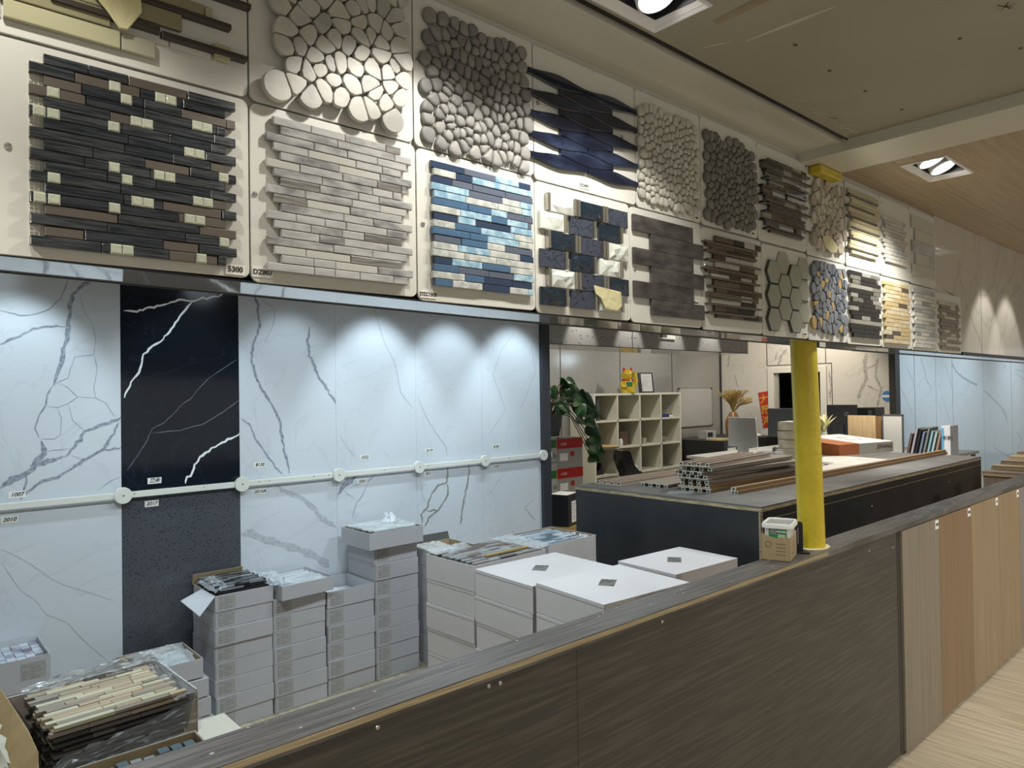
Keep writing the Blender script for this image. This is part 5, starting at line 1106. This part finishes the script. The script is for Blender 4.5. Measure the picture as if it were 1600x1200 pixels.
mb.build('leaves', t, smooth=True); MB().lathe([(.0001, 0), (.04, 0), (.06, .08), (.045, .2), (.03, .26)], M('vase_pale', (.4, .38, .3), .4)).build('vase', t, smooth=True)

# ------------------------------------------------------------------ cube shelf
SHW = M('shelf_cream', (.60, .585, .48), .45)
t = thing('cube_shelf', 'cream open cube shelf with four columns against the back wall', 'shelf', (7.19, 6.40, 0))
W_, D_, H_ = 1.99, .45, 1.58; rh = (1.58-.03)/4.16; zs = [1.58-i*.372 for i in range(5)]
MB().box(0, W_, 0, D_, 1.55, 1.58, SHW).build('top_panel', t, bevel=.002)
for s in (0, 1): MB().box(s*(W_-.03), s*(W_-.03)+.03, 0, D_, 0, 1.55, SHW).build('side_panel', t, bevel=.002)
MB().box(.03, W_-.03, D_-.008, D_, 0, 1.55, M('shelf_back', (.50, .485, .39), .5)).build('back_panel', t)
for i in range(1, 5): MB().box(.03, W_-.03, .004, D_-.008, 1.58-i*.372-.025, 1.58-i*.372, SHW).build('shelf_board', t, bevel=.002)
for k in range(1, 4): MB().box(k*W_/4-.014, k*W_/4+.014, .004, D_-.008, .0, 1.55, SHW).build('divider', t, bevel=.002)
sz = lambda r: 1.58-r*.372
def item(name, lb_, cat, mb, x, y, z, smooth=False, bevel=0): return tag(mb.build(name, loc=(x, y, z), smooth=smooth, bevel=bevel), lb_, cat)
item('file_binder', 'black lever-arch binder in the top left cube of the shelf', 'binder', MB().box(0, .06, 0, .28, 0, .32, BLACK).box(.065, .12, 0, .28, 0, .31, M('dark_grey_binder', (.05, .055, .06), .4)), 7.24, 6.45, sz(1)+.001, bevel=.003)
item('blue_tray', 'dark blue object lying in the top right cube of the shelf', 'tray', MB().box(0, .2, 0, .2, 0, .05, M('navy_cloth', (.02, .03, .12), .7)).box(.2, .3, 0, .2, 0, .025, PAPER), 8.72, 6.43, sz(1)+.001, bevel=.01)
item('wood_tray', 'round wooden tray sticking out of the left middle cube', 'tray', MB().lathe([(.0001, 0), (.15, 0), (.17, .02), (.15, .03), (.0001, .03)], M('tray_wood', (.50, .36, .18), .5)), 7.50, 6.46, sz(2)+.001)
item('brown_box', 'brown box in the second cube of the middle row', 'box', MB().box(0, .19, 0, .2, 0, .20, M('brown_leather', (.10, .05, .03), .5)), 7.86, 6.52, sz(2)+.001, bevel=.004)
item('small_camera', 'small white round gadget beside the brown box', 'gadget', MB().lathe([(.0001, 0), (.03, 0), (.03, .02), (.035, .06), (.025, .1), (.0001, .11)], BW), 7.78, 6.44, sz(2)+.001, True)
item('picture_card', 'small black picture card at the back of the second cube', 'card', MB().box(0, .11, 0, .01, 0, .12, BLACK).box(.04, .07, -.002, 0, .05, .09, PAPER), 7.80, 6.78, sz(2)+.14)
item('pottery_cup', 'small pale cup in the third cube of the middle row', 'cup', MB().lathe([(.0001, 0), (.035, 0), (.05, .09), (.046, .09), (.03, .01)], M('pale_clay', (.42, .40, .34), .5)), 8.33, 6.48, sz(2)+.001, True)
item('pottery_cup', 'second small pale cup in the third cube, behind the first', 'cup', MB().lathe([(.0001, 0), (.03, 0), (.05, .07), (.046, .07), (.03, .01)], MATS['pale_clay']), 8.45, 6.56, sz(2)+.001, True)
item('pottery_bowl', 'small pale bowl in the right cube of the middle row', 'bowl', MB().lathe([(.0001, 0), (.03, 0), (.08, .07), (.075, .07), (.03, .01)], MATS['pale_clay']), 8.85, 6.5, sz(2)+.001, True)
item('paper_pile', 'loose papers in the third cube of the bottom visible row', 'papers', MB().box(0, .3, 0, .25, 0, .015, M('dull_paper', (.32, .31, .26), .6)), 8.28, 6.5, sz(3)+.001)
item('paper_pile', 'dark folders in the right cube of the bottom visible row', 'papers', MB().box(0, .32, 0, .25, 0, .02, M('dark_folder', (.08, .08, .07), .6)), 8.76, 6.5, sz(3)+.001)
t = thing('shell_chair', 'black curved shell chair in front of the cube shelf', 'chair', (7.42, 6.12, 0))
mb = MB(); pr = [(0, .70), (.02, .80), (.04, .812), (.13, .812), (.18, .79), (.22, .70), (.27, .60), (.36, .52), (.42, .50), (.42, .47), (.14, .45), (.08, .55)]
mb.prism(pr, 0, .16, M('gloss_black', (.01, .01, .012), .15), 'y'); mb.build('shell', t, bevel=.006)
MB().tube([(.25, .08, .02), (.25, .08, .48)], .02, STEEL, 10).build('post', t); MB().lathe([(.0001, 0), (.19, 0), (.19, .015), (.03, .03)], BLACK, 20).build('base', t, loc=(.25, .08, 0))
item('tape_roll', 'white tape roll standing beside the curved black stand', 'tape roll', MB().tube([(0, 0, .06), (0, .06, .06)], .06, BW, 20), 7.99, 6.43, sz(3)+.001, bevel=.004)
item('tape_roll', 'smaller white tape roll leaning right of the first', 'tape roll', MB().tube([(0, 0, .035), (0, .05, .035)], .045, BW, 20), 8.10, 6.43, sz(3)+.011, bevel=.004)
item('black_tool', 'dark tool at the bottom of the leftmost cube', 'tool', MB().prism([(0, 0), (.24, 0), (.22, .10), (.19, .16), (.16, .06), (.0, .05)], 0, .06, BLACK, 'y'), 7.24, 6.5, sz(3)+.001)
# lucky cat figurine
CY = M('cat_gold', (.50, .37, .03), .22, coat=.4); CRD = M('cat_red', (.5, .02, .015), .3); CGN = M('cat_green', (.02, .16, .06), .4)
t = thing('cat_figurine', 'golden beckoning cat figurine on top of the cube shelf', 'figurine', (8.03, 6.50, 1.581), RD(-40))
MB().lathe([(.0001, 0), (.095, 0), (.11, .03), (.112, .09), (.095, .15), (.075, .19), (.06, .2)], CY, 24, sy=.85).build('body', t, smooth=True)
hd = MB().lathe([(.0001, -.085), (.05, -.075), (.085, -.03), (.09, .01), (.07, .055), (.035, .08), (.0001, .086)], CY, 24, sy=.85).build('head', t, smooth=True, loc=(0, 0, .255))
for s in (-1, 1):
    e = MB(); e.prism([(s*.075, .035), (s*.02, .07), (s*.058, .115)], -.02, .015, CRD, 'y'); e.build('ear', hd)
    e = MB(); e.X = Matrix.Translation((s*.032, -.070, .012)); e.lathe([(.0001, .004), (.012, .002), (.013, -.004)], INK, 12); o = e.build('eye', hd)
MB().tube([(0, -.078, -.015), (0, -.083, -.015)], .008, CRD, 8).build('nose', hd)
MB().tube([(.078*cos(a), .066*sin(a), .185) for a in [i*pi/12 for i in range(25)]], .012, CRD, 8).build('collar', t, smooth=True)
MB().tube([(.09, -.03, .10), (.115, -.05, .17), (.10, -.05, .25), (.095, -.055, .30)], [.035, .03, .025, .03], CY, 12).build('raised_arm', t, smooth=True)
MB().tube([(-.09, -.02, .13), (-.09, -.08, .10), (-.03, -.10, .09)], [.035, .03, .025], CY, 12).build('lowered_arm', t, smooth=True)
MB().box(-.04, .05, -.104, -.09, .10, .16, CGN).build('plaque', t, bevel=.003)
for s in (-1, 1): MB().lathe([(.0001, 0), (.04, 0), (.045, .02), (.02, .04), (.0001, .042)], CY, 14).build('foot', t, smooth=True, loc=(s*.055, -.08, 0))
t = thing('certificate_frame', 'black framed certificate standing on top of the cube shelf', 'frame', (8.33, 6.52, 1.581), RD(-20)); t.rotation_euler = (RD(-8), 0, RD(-20))
MB().box(0, .25, 0, .02, 0, .30, BLACK).build('frame', t); g = MB().box(.045, .225, -.002, 0, .02, .28, M('certificate_paper', (.50, .50, .48), .3)).build('paper', t)
mb = MB()
for k in range(7): mb.box(.07, .20-.03*(k % 3), -.003, -.002, .24-k*.025, .244-k*.025, MATS['form_line'])
mb.build('printed_lines', g)
# whiteboard
t = thing('whiteboard', 'blank whiteboard with dark corners on the tiled back wall', 'whiteboard', (9.80, 6.895, 1.0))
MB().box(.012, .968, -.018, 0, .012, .638, M('whiteboard_face', (.42, .415, .40), .18)).build('panel', t)
mb = MB(); FRM = M('frame_grey', (.22, .22, .21), .4)
mb.box(0, .98, -.022, 0, 0, .012, FRM).box(0, .98, -.022, 0, .638, .65, FRM).box(0, .012, -.022, 0, .012, .638, FRM).box(.968, .98, -.022, 0, .012, .638, FRM)
for x in (0, .95):
    for z in (0, .62): mb.box(x, x+.03, -.026, -.022, z, z+.03, BLACK)
mb.build('frame', t)
# cabinet, vase, oddments
t = thing('black_cabinet', 'black low cabinet under the whiteboard', 'cabinet', (9.3, 5.75, 0))
MB().box(0, 1.6, 0, .95, 0, .85, M('cabinet_black', (.02, .02, .021), .45)).build('body', t, bevel=.004); MB().box(.1, .32, -.004, 0, .52, .74, PAPER).box(.55, .95, -.004, 0, .5, .7, PAPER).build('paper_sheets', t)
item('white_gadget', 'white box device with a dark screen on the black cabinet', 'device', MB().box(0, .26, 0, .15, 0, .12, M('device_white', (.36, .36, .34), .4)).box(.03, .17, -.003, 0, .03, .10, BLACK), 9.55, 6.2, .851, bevel=.006)
item('paper_folder', 'yellow-edged folder on the left of the black cabinet', 'folder', MB().box(0, .35, 0, .22, 0, .02, M('folder_yellow', (.5, .40, .18), .5)), 9.33, 5.85, .851)
item('phone_cord_heap', 'heap of white cables and paper on the black cabinet', 'cable heap', MB().tube([(0, 0, .01), (.03, .02, .10), (.12, -.02, .05), (.2, .03, .06), (.25, 0, .03), (.3, -.05, .06), (.36, .02, .01)], .014, BW, 8), 9.85, 5.83, .851, True)
item('crumpled_paper', 'crumpled white paper beside the amber vase', 'paper', MB().lathe([(.0001, 0), (.08, .01), (.1, .03), (.05, .06), (.0001, .05)], BW, 7), 10.38, 5.85, .851)
VS = M('amber_glaze', (.26, .12, .03), .3, kind='noise', c2=(.36, .19, .06), sc=4, st=(1, 1, 3))
t = thing('amber_vase', 'amber vase of dried yellow grass beside the whiteboard', 'vase', (10.15, 6.10, .851))
MB().lathe([(.0001, 0), (.085, 0), (.11, .06), (.125, .18), (.12, .27), (.07, .36), (.055, .40), (.05, .40), (.05, .34)], VS, 28).build('vase', t, smooth=True)
mb = MB(); GRS = M('dried_grass', (.38, .26, .09), .7); R = random.Random(6)
for i in range(240):
    a = R.uniform(0, 2*pi); q = R.uniform(.05, .45); L_ = R.uniform(.22, .40); p0 = Vector((0, 0, .38)); p1 = p0+Vector((cos(a)*q*.5*L_, sin(a)*q*.5*L_, L_*.6)); p2 = p0+Vector((cos(a)*q*1.5*L_, sin(a)*q*1.5*L_, L_*.95))
    mb.tube([p0, p1, p2], [.0015, .002, .006], GRS, 3)
for i in range(40):
    a = R.uniform(-2.0, -1.0); mb.tube([(0, 0, .38), (.1*cos(a), .1*sin(a), .5), (.3*cos(a)*R.uniform(.7, 1.1), .3*sin(a), .56+.08*R.random())], [.002, .003, .009], M('dried_grass_pale', (.52, .40, .17), .7), 4)
mb.build('dried_grass', t)['kind'] = 'stuff'
# red banner
t = thing('red_banner', 'slanted red paper banner with gold characters on the marble wall left of the door', 'banner', (11.095, 6.19, 1.55)); t.rotation_euler = (RD(9), 0, 0)
t.rotation_euler = (RD(-8), 0, 0)
MB().box(-.003, 0, -.175, 0, -.60, 0, M('banner_red', (.52, .03, .02), .5)).build('paper', t)
GC = M('gold_ink', (.62, .42, .05), .35)
for i, ch in enumerate('大展鸿'): text(ch, .16, GC, t, (-.004, -.0875, -.13-.18*i), (pi/2, 0, -pi/2), name='lettering')
# blue sticker
t = thing('round_sticker', 'small round blue and white sticker on the marble wall', 'sticker', (11.097, 4.135+.0, 1.477))
BLU = M('sticker_blue', (.05, .20, .48), .4)
mb = MB(); mb.tube([(-.003, 0, 0), (0, 0, 0)], .078, BLU, 28); mb.build('disc', t); MB().box(-.0045, -.003, -.072, .072, -.018, .018, PAPER).build('band', t)
# ------------------------------------------------------------------ carton pile with plant (left of the opening)
RED = M('carton_red', (.42, .02, .018), .45); GRN = M('carton_green', (.03, .15, .03), .5); BEI = M('carton_beige', (.33, .31, .28), .6)
X0, Y0 = 4.82, 4.78
for k in range(4):
    t = thing('product_carton', '%s red and white carton down in the pile under the potted plant' % ORD(k), 'box', (X0+.0, Y0, 1.16-(k+1)*.285+.0004), 0, 'red and white cartons under the plant')
    w_, h = .37, .284
    MB().box(0, w_, 0, .30, 0, h, BEI).build('body', t, bevel=.002)
    MB().box(-.0015, w_+.001, -.0015, .20, h*.66, h-.002, RED).build('red_band', t)
    g = MB(); g.box(.05, .16, -.0012, -.0002, h*.25, h*.5, PAPER).box(.20, .25, -.0012, -.0002, h*.38, h*.55, RED); g.build('print', t)
    text('大将军', .03, M('print_pale', (.7, .5, .45), .5), t, (.10, -.003, h*.80))
for k in range(4):
    t = thing('side_carton', '%s narrow green and white carton down beside the red ones' % ORD(k), 'box', (X0-.115, Y0-.02, 1.18-(k+1)*.29+.0004), 0, 'green and white cartons under the plant')
    MB().box(0, .108, 0, .28, 0, .289, M('carton_white', (.42, .41, .38), .6)).build('body', t, bevel=.002)
    MB().box(.008, .10, -.0012, -.0002, .19, .265, GRN).build('green_patch', t)
    g = MB(); g.tube([(.075+.016*cos(a), -.001, .11+.016*sin(a)) for a in [i*pi/8 for i in range(17)]], .003, INK, 5); g.build('round_mark', t)
    MB().box(.008, .10, -.0012, -.0002, .05, .056, INK).build('line', t)
# plant
t = thing('potted_plant', 'leafy variegated trailing plant in a grey pot on the carton pile', 'plant', (4.88, 4.93, 1.181))
MB().lathe([(.0001, 0), (.10, 0), (.135, .20), (.14, .205), (.128, .205), (.12, .17), (.0001, .17)], M('pot_grey', (.10, .105, .12), .5), 28).build('pot', t, smooth=True)
MB().lathe([(.0001, .0), (.118, .0)], M('soil', (.05, .035, .025), .9), 20).build('soil', t, loc=(0, 0, .175))
LF = M('leaf_green', (.035, .11, .04), .3, kind='noise', c2=(.30, .38, .22), sc=11, lo=.48, hi=.66, coat=.3); LFD = M('leaf_dark', (.015, .055, .022), .3, coat=.3)
lv = MB(); stm = MB(); R = random.Random(17); STM = M('stem_green', (.06, .09, .03), .6)
def heart(mb, base, d, s, mat, roll):
    d = Vector(d).normalized(); nv = Vector((-.6+.7*sin(roll*2), -.8, .25+.5*cos(roll*3))).normalized(); sd = d.cross(nv).normalized(); n = sd.cross(d)
    out = [(0, .0), (-.08, .22), (.02, .46), (.25, .54), (.55, .42), (.85, .16), (1.05, 0)]
    v = []
    for x, w_ in out:
        c = Vector(base)+d*s*x-Vector((0, 0, 1))*s*.28*x*x
        v += [tuple(c-sd*s*w_-n*s*w_*.25), tuple(c), tuple(c+sd*s*w_-n*s*w_*.25)]
    mb.add(v, [(i*3+k, i*3+k+1, i*3+k+4, i*3+k+3) for i in range(len(out)-1) for k in (0, 1)], mat)
ends = []
for i in range(26):
    a = R.uniform(0, 2*pi); q = R.uniform(.06, .26); ends.append((cos(a)*q+.03, sin(a)*q-.05, R.uniform(.28, .56)))
for p in [(.22, -.1, .50), (.30, -.12, .40), (.36, -.1, .36), (.33, -.15, .30), (.42, -.12, .22), (.38, -.14, .16), (.44, -.1, .08), (.47, -.12, .26), (.52, -.1, .20), (.26, -.15, .25), (.46, -.13, -.04), (.44, -.12, -.14), (.48, -.12, -.12), (.47, -.1, -.22), (.30, -.1, .18)]: ends.append(p)
for i, e in enumerate(ends):
    e = Vector(e); b = Vector((R.uniform(-.05, .05), R.uniform(-.05, .05), .18)); m_ = (b+e)/2+Vector((0, 0, .08 if e.z > .25 else .20))
    stm.tube([b, (b+m_)/2+Vector((0, 0, .03)), m_, (m_+e)/2+Vector((0, 0, .01)), e], .0045, STM, 5)
    d = Vector((e.x, e.y, 0)).normalized()*.7+Vector((R.uniform(-.5, .5), R.uniform(-.6, .2), R.uniform(-.6, .1)))
    heart(lv, e, d, R.uniform(.09, .16), LF if R.random() < .6 else LFD, R.uniform(-1.5, 1.5))
lv.build('leaves', t, smooth=True); stm.build('stems', t, smooth=True)
# picture-printed box in front of the pile
t = thing('printed_box', 'dark printed box with white text label in front of the red cartons', 'box', (4.60, 4.42, .40), RD(18))
DKB = M('box_navy', (.012, .014, .02), .35); mb = MB(); mb.box(0, .25, 0, .22, 0, .28, DKB); mb.build('body', t, bevel=.003)
MB().box(.07, .18, -.0012, -.0002, .03, .22, PAPER).build('text_label', t)
mb = MB()
for k in range(8): mb.box(.08, .17-.02*(k % 3), -.002, -.0012, .195-k*.02, .20-k*.02, MATS['form_line'])
mb.build('printed_lines', t); MB().box(.02, .24, .02, .2, .2802, .282, PAPER).build('top_print', t)
MB().box(.2502, .2515, .01, .21, .12, .27, PAPER).box(.2502, .2515, .01, .1, .02, .12, M('print_orange', (.45, .2, .03), .5)).box(.2502, .2515, .1, .21, .02, .12, M('print_teal', (.03, .2, .18), .5)).build('side_print', t)
tag(MB().box(0, .40, 0, .32, 0, .095, M('ochre_board', (.30, .20, .06), .6)).build('ochre_box', loc=(4.56, 4.40, .303)), 'ochre box under the printed box', 'box')
for k in range(5): tag(MB().box(0, .42, 0, .34, 0, .058, M('mat_grey_%d' % k, (.16+.03*(k % 3), .15+.03*(k % 2), .13), .7, kind='noise', c2=(.08, .08, .075), sc=20)).build('folded_mat', loc=(4.55+.01*k, 4.39+.005*k, .0003+.0598*k)), '%s folded mat down under the ochre box' % ORD(4-k), 'mat')

# ------------------------------------------------------------------ things on the half wall by the pole
t = thing('small_carton', 'small brown open carton on the half wall beside the pole', 'box', (2.335, 1.302, 1.0004), RD(-72)); t.scale = (1.1, 1.22, 1.12)
# local x runs towards the camera side, local y along the wall
KC = M('kraft_box', (.34, .265, .15), .6); mb = MB(); a, b, h = .088, .112, .075; th = .002
mb.prism([(0, 0), (a, 0), (a, h*.97), (a*.8, h), (a*.55, h*.93), (a*.35, h*.97), (0, h*1.1)], 0, th, KC, 'y')
mb.prism([(0, 0), (b, 0), (b, h*1.04), (b*.5, h*.98), (0, h*.97)], a-th, a, KC, 'x'); mb.box(0, a, b-th, b, 0, h, KC); mb.box(0, th, 0, b, 0, h, KC); mb.box(0, a, 0, b, 0, th, KC)
mb.build('body', t, bevel=.0006)
PR = M('kraft_print', (.20, .145, .075), .7); g = MB()
for k in range(4): g.box(.045, .075, -.0006, 0, .018+k*.011, .021+k*.011, PR)
g.tube([(.022+.009*cos(q), -.0004, .05+.009*sin(q)) for q in [i*pi/8 for i in range(17)]], .0012, PR, 4)
for k in range(4): g.box(a, a+.0006, .03, .08, .018+k*.011, .021+k*.011, PR)
g.build('print', t)
t = thing('plastic_tub', 'empty clear plastic tub with green label sitting in the small brown carton', 'tub', (2.339, 1.297, 1.0110), RD(-72)); t.scale = (1.1, 1.2, 1.16)
TBM = M('clear_plastic', (.72, .73, .70), .25, alpha=.62); RIMM = M('tub_rim', (.66, .67, .65), .35)
def rr(w0, d0, r, z, n=4):
    P = []
    for cx_, cy_, a0 in ((w0-r, r, -90), (w0-r, d0-r, 0), (r, d0-r, 90), (r, r, 180)):
        for i in range(n+1): q = RD(a0+90*i/n); P.append((cx_+r*cos(q), cy_+r*sin(q), z))
    return P
def loft(mb, rings, mat, close=False):
    n = len(rings[0]); v = [p for r_ in rings for p in r_]; f = [(i*n+k, i*n+(k+1) % n, (i+1)*n+(k+1) % n, (i+1)*n+k) for i in range(len(rings)-1) for k in range(n)]
    if close: f.append(tuple(range(n)))
    mb.add(v, f, mat)
def ring(g_, z, r=.014): w0, d0 = .084, .106; return [(x-g_+0.0, y-g_, z) for x, y, z in rr(w0+2*g_, d0+2*g_, r+g_, z)]
mb = MB(); loft(mb, [ring(-.008, 0), ring(-.001, .098)], TBM, True); loft(mb, [ring(-.010, .002), ring(-.003, .098)], TBM, True); mb.build('body', t, smooth=True)
mb = MB(); loft(mb, [ring(-.003, .098), ring(.001, .088), ring(.006, .088), ring(.006, .097), ring(.003, .102), ring(-.001, .102), ring(-.003, .098)], RIMM); mb.build('rim', t, smooth=True)
g = MB().box(.018, .072, .0035, .005, .052, .086, M('label_green', (.03, .22, .07), .4)).build('label', t); g.rotation_euler = (RD(4), 0, 0)
MB().box(.022, .042, .002, .0035, .070, .084, M('label_grey', (.2, .2, .2), .4)).build('label_patch', g)
text('POSTERS', .007, PAPER, g, (.057, .001, .079)); mb = MB()
for k in range(3): mb.box(.046, .068, .0025, .0035, .058+k*.005, .060+k*.005, PAPER)
mb.build('label_lines', g)
MB().box(.02, .07, .055, .057, .03, .085, M('crumpled_note', (.6, .58, .5), .7)).build('paper_inside', t)
t = thing('black_bracket', 'small black metal stand between the carton and the yellow pole', 'bracket', (2.515, 1.282, 1.0004), RD(-62))
mb = MB(); mb.prism(rrect(.04, .112, .010), 0, .014, BLACK, 'y'); mb.build('upright', t); MB().prism([(-.004, -.02), (.062, -.02), (.05, .03), (0, .03)], 0, .005, BLACK).build('foot', t)
MB().box(0.022, .024, -.001, 0, .03, .09, STEEL).build('painted_highlight', t)  # pale strip stands in for a highlight on the black upright

# ------------------------------------------------------------------ standing wood samples at right
cs = [((.27, .20, .15), 'brown'), ((.36, .27, .16), 'light oak'), ((.30, .22, .16), 'chestnut'), ((.45, .35, .19), 'yellow oak'), ((.25, .17, .12), 'walnut')]
xs_ = [6.38, 6.85, 7.3, 7.75, 8.2]
for i, x in enumerate(xs_):
    c_, nm = cs[i]
    t = thing('standing_sample', '%s standing wood sample with a thick edge, %s behind the half wall at right' % (nm, ORD(i)), 'wood sample', (x, 1.42+.0*i, 0), 0)
    m_ = M('standing_'+nm.replace(' ', '_'), c_, .45, kind='grain', c2=[v*.8 for v in c_], sc=4, st=(10, 10, .6))
    wY = .28+.045*i if i else .27
    MB().box(0, .10, 0, wY, 0, .912+.004*i, m_).build('body', t, bevel=.002)
    MB().box(-.012, .14, -.008, wY+.012, .912+.004*i, .928+.004*i, M('sample_cap_edge', (.45, .38, .22), .5)).box(-.006, .14, -.004, wY+.008, .928+.004*i, .945+.004*i, m_).build('cap', t, bevel=.001)
